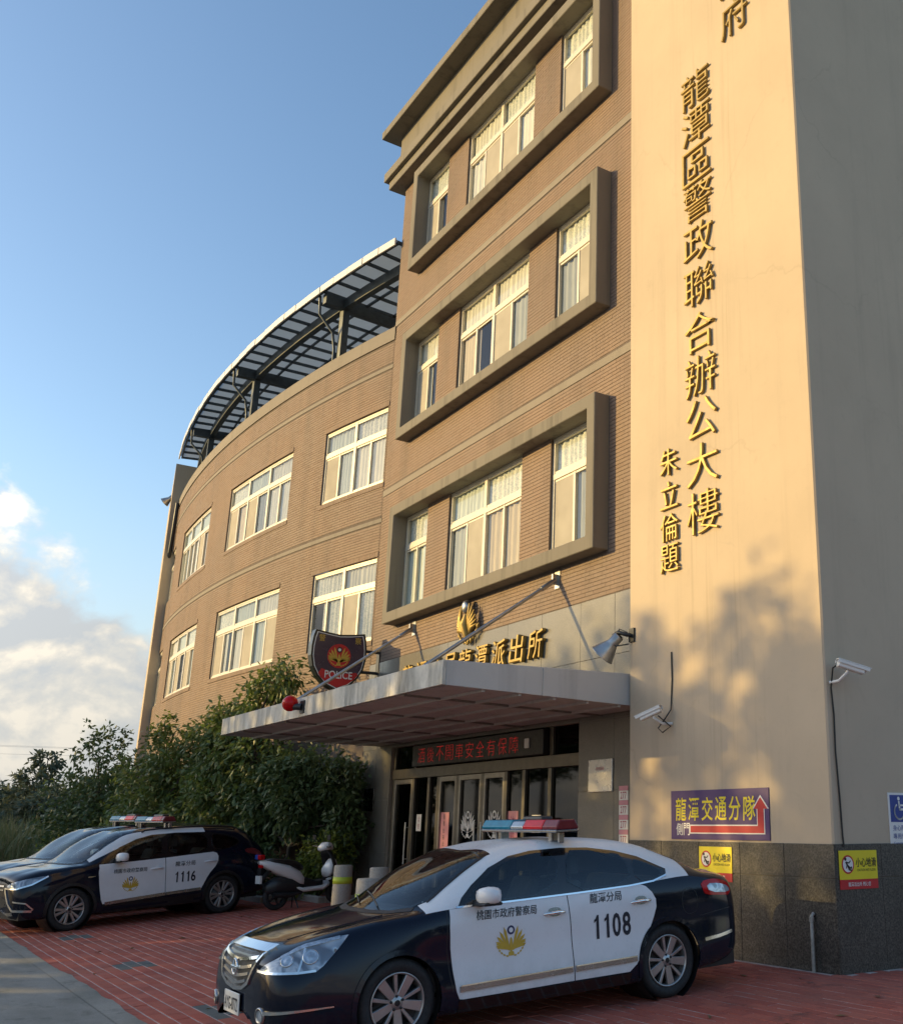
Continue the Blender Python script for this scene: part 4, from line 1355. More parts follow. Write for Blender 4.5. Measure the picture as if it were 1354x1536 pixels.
def cabin(parent, x0, x1, zb, dz=0.):
    """seats, dashboard, wheel and lining behind the glass; x1 is the foot of the windscreen"""
    g = MB(); g.box(x0, x1 - .1, -.76, .76, .34, .38); 
    for sg in (-1, 1): g.box(x0, x1 - .15, sg * .78 - .02, sg * .78 + .02, .36, zb - .04)
    g.box(x0 - .02, x0 + .02, -.74, .74, .36, zb + .0)
    g.build('cabin_lining', mat['dash'], parent, local=True)
    g = MB(); g.box(x1 - .42, x1 - .02, -.74, .74, zb - .25, zb - .06); g.box(x1 - .36, x1 + .14, -.62, .62, zb - .07, zb - .03); g.build('dashboard', mat['dash'], parent, local=True, bevel=.03, seg=2)
    for y in (-.37, .37):
        g = MB(); g.box(1.05, 1.55, y - .24, y + .24, .45 + dz, .60 + dz)
        g.add([(1.10, y - .23, .58 + dz), (.86, y - .21, 1.12 + dz), (.86, y + .21, 1.12 + dz), (1.10, y + .23, .58 + dz), (.98, y - .23, .56 + dz), (.76, y - .21, 1.10 + dz), (.76, y + .21, 1.10 + dz), (.98, y + .23, .56 + dz)], [(0, 1, 2, 3), (7, 6, 5, 4), (0, 4, 5, 1), (1, 5, 6, 2), (2, 6, 7, 3), (3, 7, 4, 0)])
        st = g.build('front_seat', mat['seat_cloth'], parent, local=True, bevel=.04, seg=2)
        g = MB(); g.box(.76, .86, y - .13, y + .13, 1.16 + dz, 1.33 + dz); g.box(.80, .82, y - .06, y - .04, 1.10 + dz, 1.17 + dz); g.box(.80, .82, y + .04, y + .06, 1.10 + dz, 1.17 + dz); g.build('headrest', mat['seat_cloth'], st, local=True, bevel=.03, seg=2)
    g = MB(); g.box(-.02, .50, -.66, .66, .45 + dz, .60 + dz); g.add([(.12, -.66, .58 + dz), (-.12, -.64, 1.08 + dz), (-.12, .64, 1.08 + dz), (.12, .66, .58 + dz), (.0, -.66, .56 + dz), (-.24, -.64, 1.06 + dz), (-.24, .64, 1.06 + dz), (.0, .66, .56 + dz)], [(0, 1, 2, 3), (7, 6, 5, 4), (0, 4, 5, 1), (1, 5, 6, 2), (2, 6, 7, 3), (3, 7, 4, 0)]); g.build('rear_seat', mat['seat_cloth'], parent, local=True, bevel=.04, seg=2)
    M = Matrix.Translation((x1 - .55, .37, zb - .08)) @ Matrix.Rotation(R(-65), 4, 'Y')
    g = MB(); ring = [M @ Vector((.185 * math.cos(2 * math.pi * k / 20), .185 * math.sin(2 * math.pi * k / 20), 0)) for k in range(21)]
    g.tube(ring, .016, 8, cap=False); g.tube([M @ Vector((-.18, 0, 0)), M @ Vector((.18, 0, 0))], .02, 6); g.tube([M @ Vector((0, 0, 0)), M @ Vector((0, 0, -.25))], .03, 6); g.build('steering_wheel', mat['dash'], parent, local=True)
    g = MB(); g.box(x1 - .78, x1 - .75, -.12, .12, zb + .27, zb + .34); g.build('rear_view_mirror', mat['black'], parent, local=True, bevel=.01)
    g = MB(); g.box(x1 - .28, x1 - .08, .05, .32, zb - .0285, zb - .027); g.build('paper', mat['white_paint'], parent, local=True)
def mirror(parent, car, x, z, sg, mcap, big=1.0):
    y0 = .86
    g = MB()
    n = 12
    rings = [(0.0, .035, .04), (.03, .075, .062), (.10, .092, .075), (.17, .085, .072), (.22, .05, .05), (.235, .01, .012)]
    vs = []
    for (dy, rx, rz) in rings:
        for k in range(n):
            a = 2 * math.pi * k / n
            ca, sa = math.cos(a), math.sin(a)
            ex = lambda v: math.copysign(abs(v) ** .7, v)
            vs.append((x + rx * 1.05 * ex(ca) - .02 * dy, sg * (y0 + .04 + dy), z + rz * ex(sa) * big + .012))
    fs = [(i * n + k, i * n + (k + 1) % n, (i + 1) * n + (k + 1) % n, (i + 1) * n + k) for i in range(len(rings) - 1) for k in range(n)]
    fs += [tuple(range(n)), tuple(range((len(rings) - 1) * n, len(rings) * n))[::-1]]
    g.add(vs, fs, 0, True)
    o = g.build('wing_mirror', mcap, parent, local=True, recalc=True)
    g = MB(); g.box(x - .05, x + .06, sg * (y0 - .04) if sg > 0 else sg * (y0 + .10), sg * (y0 + .10) if sg > 0 else sg * (y0 - .04), z - .075, z - .035)
    g.box(x - .088, x + .088, min(sg * (y0 + .06), sg * (y0 + .25)), max(sg * (y0 + .06), sg * (y0 + .25)), z - .062, z - .035)
    g.build('mirror_base', mat['black'], o, local=True, bevel=.012)
    return o
def car_matrix(rear, heading, ground_rear, slope):
    """world matrix of a car whose rear axle middle stands at rear (x, y), nose towards heading (degrees)"""
    ex = Vector((math.cos(R(heading)), math.sin(R(heading)), 0)); ex.z = slope * ex.y; ex.normalize()
    ez = Vector((0, 0, 1)); ez -= ex * ez.dot(ex); ez.normalize(); ey = ez.cross(ex)
    M = Matrix((ex, ey, ez)).transposed()
    return Vector((rear[0], rear[1], ground_rear)), M

def fleet_number(txt, x0, x1, z0, z1, P, parent):
    """bold figures; x0 is the left end as seen from outside (towards the nose)"""
    n = len(txt); cw = (x1 - x0) / n
    h = z1 - z0
    Wt = wmat(parent); Rm = Wt.to_3x3()
    for k, ch in enumerate(txt):
        a = x0 + cw * k
        if ch == '1':
            w = abs(cw)
            pts = [(.30, .80), (.30, .68), (.50, .76), (.50, 0), (.76, 0), (.76, 1), (.58, 1), (.46, .86)]
            vin = [Vector((u * w, v * h)) for u, v in pts]
            co, _, fc, *_r = delaunay_2d_cdt(vin, [(i, (i + 1) % 8) for i in range(8)], [list(range(8))], 1, 1e-6)
            mb = MB(); mb.add([P(Vector((a - p.x, 1.2, z0 + p.y))) for p in co], [tuple(f) for f in fc])
            mb.build('figure', mat['decal_black'], parent, local=True)
        else:
            put_text('figure', ch, Wt @ Vector((a + cw * .5, 1.2, (z0 + z1) / 2)), Rm @ Vector((-1, 0, 0)), Rm @ Vector((0, 0, 1)), mat['decal_black'], parent, proj=P, w=abs(cw) * .82, h=h, offset=.022)

# ---- the sedan in front -----------------------------------------------------
def make_sedan():
    #        x     zs    ys    zw   yw    zb    yb    zr    yr    zc
    T = [(3.775, .34, .30, .44, .44, .54, .40, .58, .20, .59),
         (3.757, .25, .48, .43, .60, .62, .55, .685, .30, .70),
         (3.715, .21, .60, .45, .715, .675, .635, .755, .35, .775),
         (3.63, .19, .69, .47, .79, .725, .685, .805, .38, .825),
         (3.48, .185, .76, .50, .84, .79, .72, .845, .41, .862),
         (3.25, .18, .80, .56, .872, .868, .748, .895, .44, .910),
         (2.95, .18, .835, .60, .893, .925, .78, .94, .47, .957),
         (2.78, .18, .845, .62, .897, .945, .795, .965, .52, .99),
         (2.60, .18, .845, .62, .894, .965, .815, .995, .66, 1.075),
         (2.42, .18, .845, .62, .890, .985, .832, 1.045, .735, 1.165),
         (2.20, .18, .845, .62, .887, 1.0, .842, 1.165, .705, 1.265),
         (1.95, .18, .845, .63, .886, 1.008, .848, 1.295, .655, 1.365),
         (1.72, .18, .845, .64, .888, 1.012, .850, 1.375, .615, 1.432),
         (1.35, .18, .845, .65, .890, 1.018, .852, 1.425, .585, 1.475),
         (.85, .18, .845, .66, .893, 1.028, .853, 1.432, .580, 1.482),
         (.40, .18, .850, .67, .897, 1.040, .852, 1.392, .588, 1.452),
         (.05, .19, .855, .67, .899, 1.062, .842, 1.322, .605, 1.395),
         (-.25, .20, .845, .67, .893, 1.075, .825, 1.222, .635, 1.292),
         (-.48, .22, .825, .67, .880, 1.072, .800, 1.135, .675, 1.170),
         (-.62, .23, .805, .67, .865, 1.062, .780, 1.098, .65, 1.122),
         (-.82, .25, .76, .66, .825, 1.035, .735, 1.075, .58, 1.092),
         (-.97, .28, .68, .64, .755, .985, .67, 1.045, .50, 1.065),
         (-1.05, .32, .56, .62, .64, .90, .58, .965, .42, .985),
         (-1.08, .42, .38, .60, .45, .74, .42, .80, .28, .81)]
    arches = [(2.757, .333, .365), (0.0, .333, .365)]
    trim = [(2.22, 1.005), (1.6, 1.012), (1.0, 1.022), (.4, 1.038), (.06, 1.07), (-.06, 1.115), (-.08, 1.155), (.02, 1.20), (.2, 1.285), (.45, 1.352), (.75, 1.398), (1.05, 1.412), (1.38, 1.405), (1.62, 1.372), (1.85, 1.290), (2.05, 1.165), (2.17, 1.07)]
    ws = [(2.76, 0), (2.745, .25), (2.68, .48), (2.56, .64), (2.44, .690), (2.20, .648), (1.98, .600), (1.86, .565), (1.83, .42), (1.81, .2), (1.805, 0)]
    ws = ws + [(x, -y) for x, y in ws[::-1][1:]][:-1]
    rw = [(-.02, 0), (-.03, .30), (-.06, .52), (-.25, .56), (-.42, .585), (-.47, .3), (-.48, 0)]
    rw = rw + [(x, -y) for x, y in rw[::-1][1:]][:-1]
    car = Car(T, arches, lambda x, v: v > 2.0 and -.34 < x < 2.50 and not (v > 3.1 and x > 1.75), trim, (ws, rw))
    loc, rot = car_matrix((-9.244, 6.61), -89.8, gz(6.61), SL)
    t = thing('police_sedan', 'navy and white police sedan numbered 1108 nearest the camera', 'car', loc, rot)
    body = car.build(t)
    S, S2 = car.c_side(1), car.c_side(-1)
    TP, FW, RWp = car.c_top(), car.c_wrap(True, .55), car.c_wrap(False, .7)
    underbody(t, -.9, 3.55, .80, arches)
    for sg, cs in ((1, S), (-1, S2)):
        w1 = smooth_poly([(2.14, 1.022), (1.245, 1.036), (1.115, 1.385), (1.36, 1.383), (1.60, 1.350), (1.83, 1.268), (2.02, 1.150)], 1)
        w2 = smooth_poly([(1.135, 1.036), (.385, 1.058), (.375, 1.305), (.55, 1.350), (.78, 1.378), (1.02, 1.385)], 1)
        w3 = smooth_poly([(.335, 1.066), (.31, 1.278), (.15, 1.232), (.00, 1.158), (.0, 1.115), (.09, 1.082)], 1)
        panel('window_trim', trim, cs, mat['gloss_black'], t, off=.004, step=.03, holes=[inset(w_, .008) for w_ in (w1, w2, w3)])
        d1 = smooth_poly([(2.30, .99), (1.72, 1.003), (1.137, 1.016), (1.120, .80), (1.108, .50), (1.102, .300), (1.6, .296), (2.245, .296), (2.285, .42), (2.315, .70)], 1)
        d1 = [(2.300, .992), (1.72, 1.003), (1.139, 1.014), (1.124, .80), (1.112, .50), (1.106, .300), (1.6, .296), (2.20, .294), (2.236, .30), (2.262, .36), (2.292, .52), (2.312, .70), (2.314, .86)]
        d2 = [(1.128, 1.014), (.70, 1.026), (.30, 1.042), (.235, 1.02), (.175, .965), (.138, .90), (.140, .83), (.175, .75), (.235, .64), (.285, .54), (.345, .44), (.42, .355), (.50, .300), (1.094, .300), (1.101, .50), (1.113, .80)]
        D1 = panel('door', d1, cs, mat['carwhite'], t, off=.005, step=.06); D2 = panel('door', d2, cs, mat['carwhite'], t, off=.005, step=.06)
        w1 = smooth_poly([(2.14, 1.022), (1.245, 1.036), (1.115, 1.385), (1.36, 1.383), (1.60, 1.350), (1.83, 1.268), (2.02, 1.150)], 1)
        w2 = smooth_poly([(1.135, 1.036), (.385, 1.058), (.375, 1.305), (.55, 1.350), (.78, 1.378), (1.02, 1.385)], 1)
        w3 = smooth_poly([(.335, 1.066), (.31, 1.278), (.15, 1.232), (.00, 1.158), (.0, 1.115), (.09, 1.082)], 1)
        panel('door_window', w1, cs, mat['car_glass'], D1, off=.0075, step=.045); panel('door_window', w2, cs, mat['car_glass'], D2, off=.0075, step=.045)
        panel('quarter_window', w3, cs, mat['car_glass'], t, off=.0075, step=.04)
        ribbon('belt_moulding', [(2.24, 1.001), (1.6, 1.010), (1.0, 1.021), (.42, 1.037), (.13, 1.058), (-.05, 1.10)], .014, cs, mat['chrome'], t, off=.004, height=.006)
        ribbon('side_moulding', [(2.235, .372), (1.125, .392)], .042, cs, mat['chrome_dark'], D1, off=.004, height=.014)
        ribbon('side_moulding', [(1.09, .393), (.415, .402)], .042, cs, mat['chrome_dark'], D2, off=.004, height=.014)
        ribbon('chrome_strip', [(2.225, .397), (1.125, .416)], .010, cs, mat['chrome'], D1, off=.006, height=.016)
        ribbon('chrome_strip', [(1.09, .417), (.42, .425)], .010, cs, mat['chrome'], D2, off=.006, height=.016)
        for D, hx, hz in ((D1, 1.28, .878), (D2, .315, .895)):
            q, n = cs(hx, hz)
            g = MB(); yy_ = q.y + sg * .030
            pts = [(hx + .11, q.y - sg * .002, hz - .006), (hx + .085, yy_, hz), (hx, yy_ + sg * .006, hz + .004), (hx - .085, yy_, hz + .002), (hx - .11, q.y - sg * .002, hz - .002)]
            g.tube(pts, [.010, .015, .016, .015, .010], 10)
            g.build('door_handle', mat['chrome'], D, local=True)
            panel('handle_recess', smooth_poly([(hx + .07, hz - .03), (hx + .07, hz + .045), (hx - .07, hz + .045), (hx - .07, hz - .03)], 2), cs, mat['chrome_dark'], D, off=.0055, step=.03)
        for ax, az_, ar in arches: arch_lip(car, t, ax, az_, ar, sg, mat['navy'])
        ribbon('sill', [(2.24, .245), (.48, .245)], .09, cs, mat['gloss_black'], t, off=.0, height=.012)
        ribbon('bumper_strip', [(-.44, .478), (-.65, .490), (-.86, .512)], .030, cs, mat['chrome'], t, off=.002, height=.010)
        # shut lines
        for ln in ([(2.33, .985), (2.345, .70), (2.32, .5), (2.29, .36)],): ribbon('shut_line', ln, .006, cs, mat['black'], t, off=0, height=.0015)
        ribbon('shut_line', [(-.40, .70), (-.62, .72), (-.86, .735)], .006, cs, mat['black'], t, off=0, height=.0015)
        tlp = smooth_poly([(-.455, 1.005), (-.475, .93), (-.50, .885), (-.70, .865), (-.90, .85), (-.93, .95), (-.80, 1.0), (-.62, 1.025)], 1)
        tl_ = panel('tail_light', tlp, cs, mat['red_lens'], t, off=.006, step=.05)
        panel('reversing_lens', smooth_poly([(-.53, .985), (-.55, .905), (-.88, .875), (-.89, .93), (-.72, .975)], 1), cs, mat['clear_lens'], tl_, off=.010, step=.05)
        # head lamp
        hl = [(.50, .650), (.57, .70), (.68, .750), (.82, .797), (.96, .832), (1.10, .856), (1.22, .872), (1.31, .878), (1.25, .82), (1.18, .755), (1.10, .680), (1.04, .640), (.90, .634), (.70, .638)]
        hl = [(u * sg, v) for u, v in hl]
        h = panel('headlight', hl, FW, mat['clear_lens'], t, off=.004, step=.04, crown=.006)
        for u, v, r_ in ((.80, .725, .050), (1.00, .745, .060)):
            q, n = FW(u * sg, v)
            M = Matrix.Translation(q + n * .0105) @ n.to_track_quat('Z', 'Y').to_matrix().to_4x4()
            g = MB(); g.lathe([(r_, .0), (r_ * .92, .006), (r_ * .75, -.0), (r_ * .5, .002), (0, .008)], 20, M); g.build('lamp', mat['lamp_inner'], h, local=True)
        ribbon('lamp_divider', [(.905 * sg, .645), (.96 * sg, .80)], .016, FW, mat['chrome'], h, off=.008, height=.004)
        ribbon('lamp_edge', [(.50 * sg, .655), (.70 * sg, .645), (.90 * sg, .641), (1.04 * sg, .648)], .016, FW, mat['chrome'], h, off=.006, height=.006)
        ribbon('lamp_edge', [(.70 * sg, .745), (.96 * sg, .815), (1.24 * sg, .862)], .020, FW, mat['lamp_inner'], h, off=.008, height=.004)
        ribbon('bumper_strip', [(.63 * sg, .372), (.85 * sg, .378), (1.18 * sg, .385)], lambda k: .026 * (1 - .7 * k), FW, mat['chrome'], t, off=.002, height=.010)
        q, n = FW(.585 * sg, .345)
        M = Matrix.Translation(q + n * .002) @ n.to_track_quat('Z', 'Y').to_matrix().to_4x4()
        g = MB(); g.lathe([(.062, -.01), (.060, .010), (.048, .012), (.044, .0), (.0, .006)], 24, M); g.build('fog_lamp', [mat['chrome_dark']], t, local=True)
        g = MB(); g.lathe([(.043, .004), (.0, .011)], 20, M); g.build('lens', mat['clear_lens'], t.children[-1], local=True)
    # writing on the doors
    P = lambda off: (lambda co: (lambda qn: qn[0] + qn[1] * off)(S(co.x, co.z)))
    ux, uy = (-1, 0, 0), (0, 0, 1)
    Wt = wmat(t); Rm = Wt.to_3x3()
    def car_text(name, s_, x, z, m, **kw):
        o_ = Wt @ Vector((x, 1.2, z))
        return put_text(name, s_, o_, Rm @ Vector(ux), Rm @ Vector(uy), m, t, proj=P(.0085), **kw)
    car_text('door_lettering', '桃園市政府警察局', 1.765, .925, mat['decal_black'], w=.60, h=.078, shear=.15, offset=.009)
    car_text('door_lettering', '龍潭分局', .715, .963, mat['decal_black'], w=.36, h=.085, shear=.15, offset=.009)
    fleet_number('1108', .90, .445, .613, .818, P(.0085), t)
    Me = frame_matrix((1.735, 1.2, .70), (-1, 0, 0), (0, 0, 1))
    emblem('door_emblem', Me, .27, t, mat['decal_gold'], mat['decal_blue'], mat['decal_white'], proj=lambda v: (lambda qn: qn[0] + qn[1] * (.0075 + (v.y - 1.2) * .5))(S(v.x, v.z)))
    fz = smooth_poly([(-.19, .73), (-.385, .73), (-.385, .965), (-.19, .965)], 2)
    ribbon('fuel_flap', fz + [fz[0]], .006, S, mat['black'], t, off=0, height=.0015)
    # glass front and back
    panel('windscreen_frit', ws, TP, mat['gloss_black'], t, off=.001, step=.05, holes=[inset(ws, .045)])
    panel('windscreen', ws, TP, mat['windscreen'], t, off=.004, step=.09)
    ribbon('windscreen_seal', [(2.44, .700), (2.20, .658), (1.98, .610), (1.85, .575)], .016, TP, mat['black'], t, off=.004, height=.003)
    ribbon('windscreen_seal', [(1.85, .575), (1.82, .42), (1.80, .2), (1.795, 0), (1.80, -.2), (1.82, -.42), (1.85, -.575)], .03, TP, mat['gloss_black'], t, off=.004, height=.004)
    ribbon('cowl', [(2.56, .68), (2.70, .50), (2.775, .25), (2.79, 0), (2.775, -.25), (2.70, -.50), (2.56, -.68)], .06, TP, mat['black'], t, off=.0, height=.004)
    panel('window_frit', rw, TP, mat['gloss_black'], t, off=.001, step=.05, holes=[inset(rw, .04)])
    panel('rear_window', rw, TP, mat['car_glass'], t, off=.004, step=.08)
    for y0_, y1_ in ((.30, -.32), (-.10, -.58)):
        g = MB(); a, na = TP(2.70, y0_); b, nb_ = TP(2.52, y1_)
        pts = [a + na * .02] + [ (lambda qn: qn[0] + qn[1] * .02)(TP(2.70 + (2.53 - 2.70) * k / 5, y0_ + (y1_ - y0_) * k / 5)) for k in range(1, 6)]
        g.tube(pts, .007, 6); g.build('wiper', mat['black'], t, local=True)
    for sg in (1, -1):
        ribbon('shut_line', [(2.60, .735 * sg), (2.9, .72 * sg), (3.2, .66 * sg), (3.42, .58 * sg)], .006, TP, mat['black'], t, off=0, height=.0015)
        ribbon('bonnet_crease', [(2.75, .50 * sg), (3.1, .45 * sg), (3.5, .36 * sg)], .012, TP, mat['navy'], t, off=0, height=.004)
    # grille
    gp = [(-.46, .800), (-.2, .812), (.2, .812), (.46, .800), (.40, .66), (.33, .555), (.2, .507), (0, .487), (-.2, .507), (-.33, .555), (-.40, .66)]
    gr = panel('grille', gp, FW, mat['black'], t, off=.002, step=.05)
    ribbon('grille_surround', [(-.465, .792), (-.2, .800), (.2, .800), (.465, .792)], .042, FW, mat['chrome'], gr, off=.002, height=.016)
    ribbon('grille_surround', [(.462, .805), (.40, .66), (.33, .555), (.2, .507), (0, .487), (-.2, .507), (-.33, .555), (-.40, .66), (-.462, .805)], .028, FW, mat['chrome'], gr, off=.002, height=.014)
    for k, zz in enumerate((.715, .655, .598, .545)):
        hw = .405 - .045 * k
        ribbon('grille_bar', [(-hw, zz + .022), (-hw * .5, zz - .002), (0, zz - .016), (hw * .5, zz - .002), (hw, zz + .022)], .022, FW, mat['chrome'], gr, off=.002, height=.014)
    q, n = FW(0, .640)
    M = Matrix.Translation(q + n * .026) @ Matrix.Rotation(R(90), 4, 'Y') @ Matrix.Rotation(R(0), 4, 'Z')
    g = MB(); g.lathe([(.066, -.008), (.064, .004), (.054, .004), (.052, -.008)], 28, M)
    g.box(q.x + .018, q.x + .034, -.078, .078, .628, .652)
    g.build('badge', mat['chrome'], gr, local=True, bevel=.002)
    # bumper mouth and plate
    mo = panel('lower_intake', smooth_poly([(-.40, .300), (.40, .300), (.34, .225), (-.34, .225)], 1), FW, mat['black'], t, off=.001, step=.05)
    ribbon('intake_bar', [(-.36, .262), (.36, .262)], .014, FW, mat['gloss_black'], mo, off=.002, height=.01)
    g = MB(); g.box(3.79, 3.802, -.19, .19, .30, .46); pl = g.build('number_plate', mat['white_paint'], t, local=True, bevel=.004)
    o_ = Wt @ Vector((3.8045, 0, .374))
    put_text('plate_number', 'AYG-8772', o_, Rm @ Vector((0, 1, 0)), Rm @ Vector((0, 0, 1)), mat['decal_black'], pl, w=.34, h=.095, offset=.006)
    g = MB(); g.box(3.70, 3.79, -.12, .12, .32, .44); g.build('plate_bracket', mat['black'], t, local=True)
    for sg in (1, -1):
        for ax in (2.757, 0.): wheel(t, ax, .868 * sg, .333, .228, 5, sg, ang=15 if ax else 20)
        mirror(t, car, 2.02, 1.075, sg, mat['carwhite'])
    lightbar(t, 1.02, 1.555)
    cabin(t, -.28, 2.62, 1.0)
    # antenna, dashboard papers
    return t
sedan = make_sedan()

# ---- the sport utility vehicles --------------------------------------------
def make_suv():
    T = [(3.79, .40, .34, .50, .48, .66, .44, .74, .22, .76),
         (3.77, .32, .54, .50, .66, .74, .60, .83, .32, .85),
         (3.72, .27, .65, .51, .76, .81, .68, .90, .38, .925),
         (3.62, .25, .73, .53, .825, .86, .73, .945, .41, .965),
         (3.45, .24, .785, .56, .865, .915, .765, .98, .44, 1.0),
         (3.20, .23, .82, .60, .895, .96, .785, 1.015, .47, 1.03),
         (2.95, .23, .835, .64, .905, .985, .80, 1.015, .49, 1.035),
         (2.72, .23, .845, .66, .908, 1.015, .82, 1.035, .56, 1.065),
         (2.50, .23, .845, .66, .905, 1.03, .838, 1.075, .715, 1.165),
         (2.25, .23, .845, .66, .902, 1.04, .85, 1.22, .715, 1.325),
         (2.00, .23, .845, .66, .900, 1.045, .856, 1.365, .685, 1.465),
         (1.75, .23, .845, .67, .900, 1.048, .860, 1.465, .655, 1.555),
         (1.40, .23, .845, .68, .902, 1.055, .864, 1.508, .635, 1.585),
         (.90, .23, .845, .69, .905, 1.075, .868, 1.530, .635, 1.612),
         (.40, .24, .850, .70, .908, 1.10, .868, 1.525, .645, 1.612),
         (.00, .25, .855, .70, .908, 1.12, .858, 1.505, .650, 1.600),
         (-.35, .28, .845, .70, .900, 1.13, .838, 1.460, .650, 1.570),
         (-.52, .30, .825, .70, .888, 1.11, .815, 1.38, .655, 1.500),
         (-.66, .32, .80, .70, .868, 1.07, .785, 1.22, .68, 1.330),
         (-.78, .34, .75, .70, .83, 1.02, .745, 1.12, .66, 1.160),
         (-.86, .38, .66, .68, .76, .95, .68, 1.02, .56, 1.05),
         (-.90, .46, .48, .64, .58, .82, .52, .90, .38, .92)]
    T = [((2.9 + (r_[0] - 2.9) * .80) if r_[0] > 2.9 else (-.35 + (r_[0] + .35) * 1.22 if r_[0] < -.35 else r_[0]), *r_[1:]) for r_ in T]
    arches = [(2.741, .345, .385), (0.0, .345, .385)]
    trim = [(2.28, 1.045), (1.6, 1.055), (1.0, 1.078), (.4, 1.105), (.1, 1.135), (-.25, 1.20), (-.36, 1.27), (-.30, 1.35), (-.05, 1.432), (.35, 1.478), (.9, 1.492), (1.35, 1.475), (1.65, 1.415), (1.95, 1.295), (2.15, 1.165)]
    ws = [(2.70, 0), (2.68, .3), (2.62, .52), (2.50, .655), (2.25, .672), (2.02, .640), (1.84, .60), (1.78, .35), (1.76, 0)]
    ws = ws + [(x, -y) for x, y in ws[::-1][1:]][:-1]
    car = Car(T, arches, lambda x, v: 2.62 < v < 3.12 and .33 < x < 2.45, trim, (ws,))
    loc, rot = car_matrix((-22.12, 5.873), -76.4, gz(6.0), SL)
    t = thing('police_suv', 'navy and white police utility vehicle numbered 1116 by the trees', 'car', loc, rot, 'police utility vehicles parked by the trees')
    car.build(t)
    S, S2 = car.c_side(1), car.c_side(-1)
    TP, FW = car.c_top(), car.c_wrap(True, .6)
    underbody(t, -.75, 3.5, .80, arches, .24)
    for sg, cs in ((1, S), (-1, S2)):
        w1 = smooth_poly([(2.14, 1.068), (1.22, 1.080), (1.185, 1.448), (1.40, 1.445), (1.65, 1.392), (1.90, 1.280), (2.08, 1.155)], 1)
        w2 = smooth_poly([(1.10, 1.092), (.33, 1.130), (.335, 1.455), (.7, 1.470), (1.08, 1.468)], 1)
        w3 = smooth_poly([(.24, 1.150), (.25, 1.435), (-.02, 1.400), (-.27, 1.325), (-.30, 1.26), (-.20, 1.205), (0, 1.165)], 1)
        panel('window_trim', trim, cs, mat['gloss_black'], t, off=.004, step=.035, holes=[inset(w_, .008) for w_ in (w1, w2, w3)])
        d1 = [(2.31, 1.03), (1.72, 1.045), (1.155, 1.068), (1.145, .80), (1.135, .455), (1.6, .425), (2.0, .395), (2.215, .365), (2.255, .45), (2.30, .70), (2.325, .90)]
        d2 = [(1.143, 1.068), (.70, 1.092), (.24, 1.115), (.165, 1.09), (.135, 1.03), (.14, .95), (.19, .86), (.29, .755), (.355, .66), (.41, .56), (.455, .49), (1.123, .456), (1.133, .80)]
        D1 = panel('door', d1, cs, mat['carwhite'], t, off=.005, step=.07); D2 = panel('door', d2, cs, mat['carwhite'], t, off=.005, step=.07)
        w1 = smooth_poly([(2.14, 1.068), (1.22, 1.080), (1.185, 1.448), (1.40, 1.445), (1.65, 1.392), (1.90, 1.280), (2.08, 1.155)], 1)
        w2 = smooth_poly([(1.10, 1.092), (.33, 1.130), (.335, 1.455), (.7, 1.470), (1.08, 1.468)], 1)
        w3 = smooth_poly([(.24, 1.150), (.25, 1.435), (-.02, 1.400), (-.27, 1.325), (-.30, 1.26), (-.20, 1.205), (0, 1.165)], 1)
        panel('door_window', w1, cs, mat['car_glass'], D1, off=.0075, step=.05); panel('door_window', w2, cs, mat['car_glass'], D2, off=.0075, step=.05)
        panel('quarter_window', w3, cs, mat['car_glass'], t, off=.0075, step=.05)
        ribbon('side_moulding', [(2.19, .385), (1.6, .425), (1.13, .452)], .05, cs, mat['chrome_dark'], D1, off=.004, height=.012)
        ribbon('side_moulding', [(1.12, .453), (.47, .482)], .05, cs, mat['chrome_dark'], D2, off=.004, height=.012)
        for D, hx, hz in ((D1, 1.30, .90), (D2, .29, .955)):
            q, n = cs(hx, hz); g = MB(); yy_ = q.y + sg * .03
            g.tube([(hx + .11, q.y, hz - .006), (hx + .085, yy_, hz), (hx, yy_ + sg * .006, hz + .004), (hx - .085, yy_, hz + .002), (hx - .11, q.y, hz)], [.01, .015, .016, .015, .01], 8)
            g.build('door_handle', mat['carwhite'], D, local=True)
        for ax, az_, ar in arches: arch_lip(car, t, ax, az_, ar, sg, mat['black'], .26, .05)
        ribbon('sill', [(2.22, .31), (.45, .33)], .14, cs, mat['black'], t, off=.0, height=.014)
        tlp = smooth_poly([(-.42, 1.13), (-.45, 1.06), (-.70, 1.0), (-.82, .97), (-.80, 1.06), (-.62, 1.14)], 1)
        panel('tail_light', tlp, cs, mat['red_lens_dark'], t, off=.006, step=.05)
        hl = smooth_poly([(.42 * sg, .76), (.62 * sg, .835), (.92 * sg, .88), (1.24 * sg, .918), (1.16 * sg, .865), (.96 * sg, .79), (.70 * sg, .735)], 1)
        h = panel('headlight', hl, FW, mat['clear_lens'], t, off=.004, step=.05, crown=.005)
        ribbon('lamp_edge', [(.42 * sg, .735), (.75 * sg, .728), (.98 * sg, .785), (1.23 * sg, .90)], .022, FW, mat['chrome'], t, off=.004, height=.012)
        ribbon('grille_wing', [(.44 * sg, .72), (.52 * sg, .60), (.60 * sg, .50), (.72 * sg, .395), (1.02 * sg, .375)], .035, FW, mat['chrome'], t, off=.002, height=.014)
        ribbon('grille_wing', [(.72 * sg, .535), (.92 * sg, .50), (1.04 * sg, .395)], .022, FW, mat['chrome'], t, off=.002, height=.010)
        panel('fog_recess', smooth_poly([(.68 * sg, .50), (.90 * sg, .475), (.98 * sg, .41), (.74 * sg, .41)], 1), FW, mat['black'], t, off=.001, step=.06)
        g = MB(); pts = [(lambda qn: qn[0] + qn[1] * .035)(TP(x, .60 * sg)) for x in (1.45, 1.2, .8, .4, .0, -.25)]
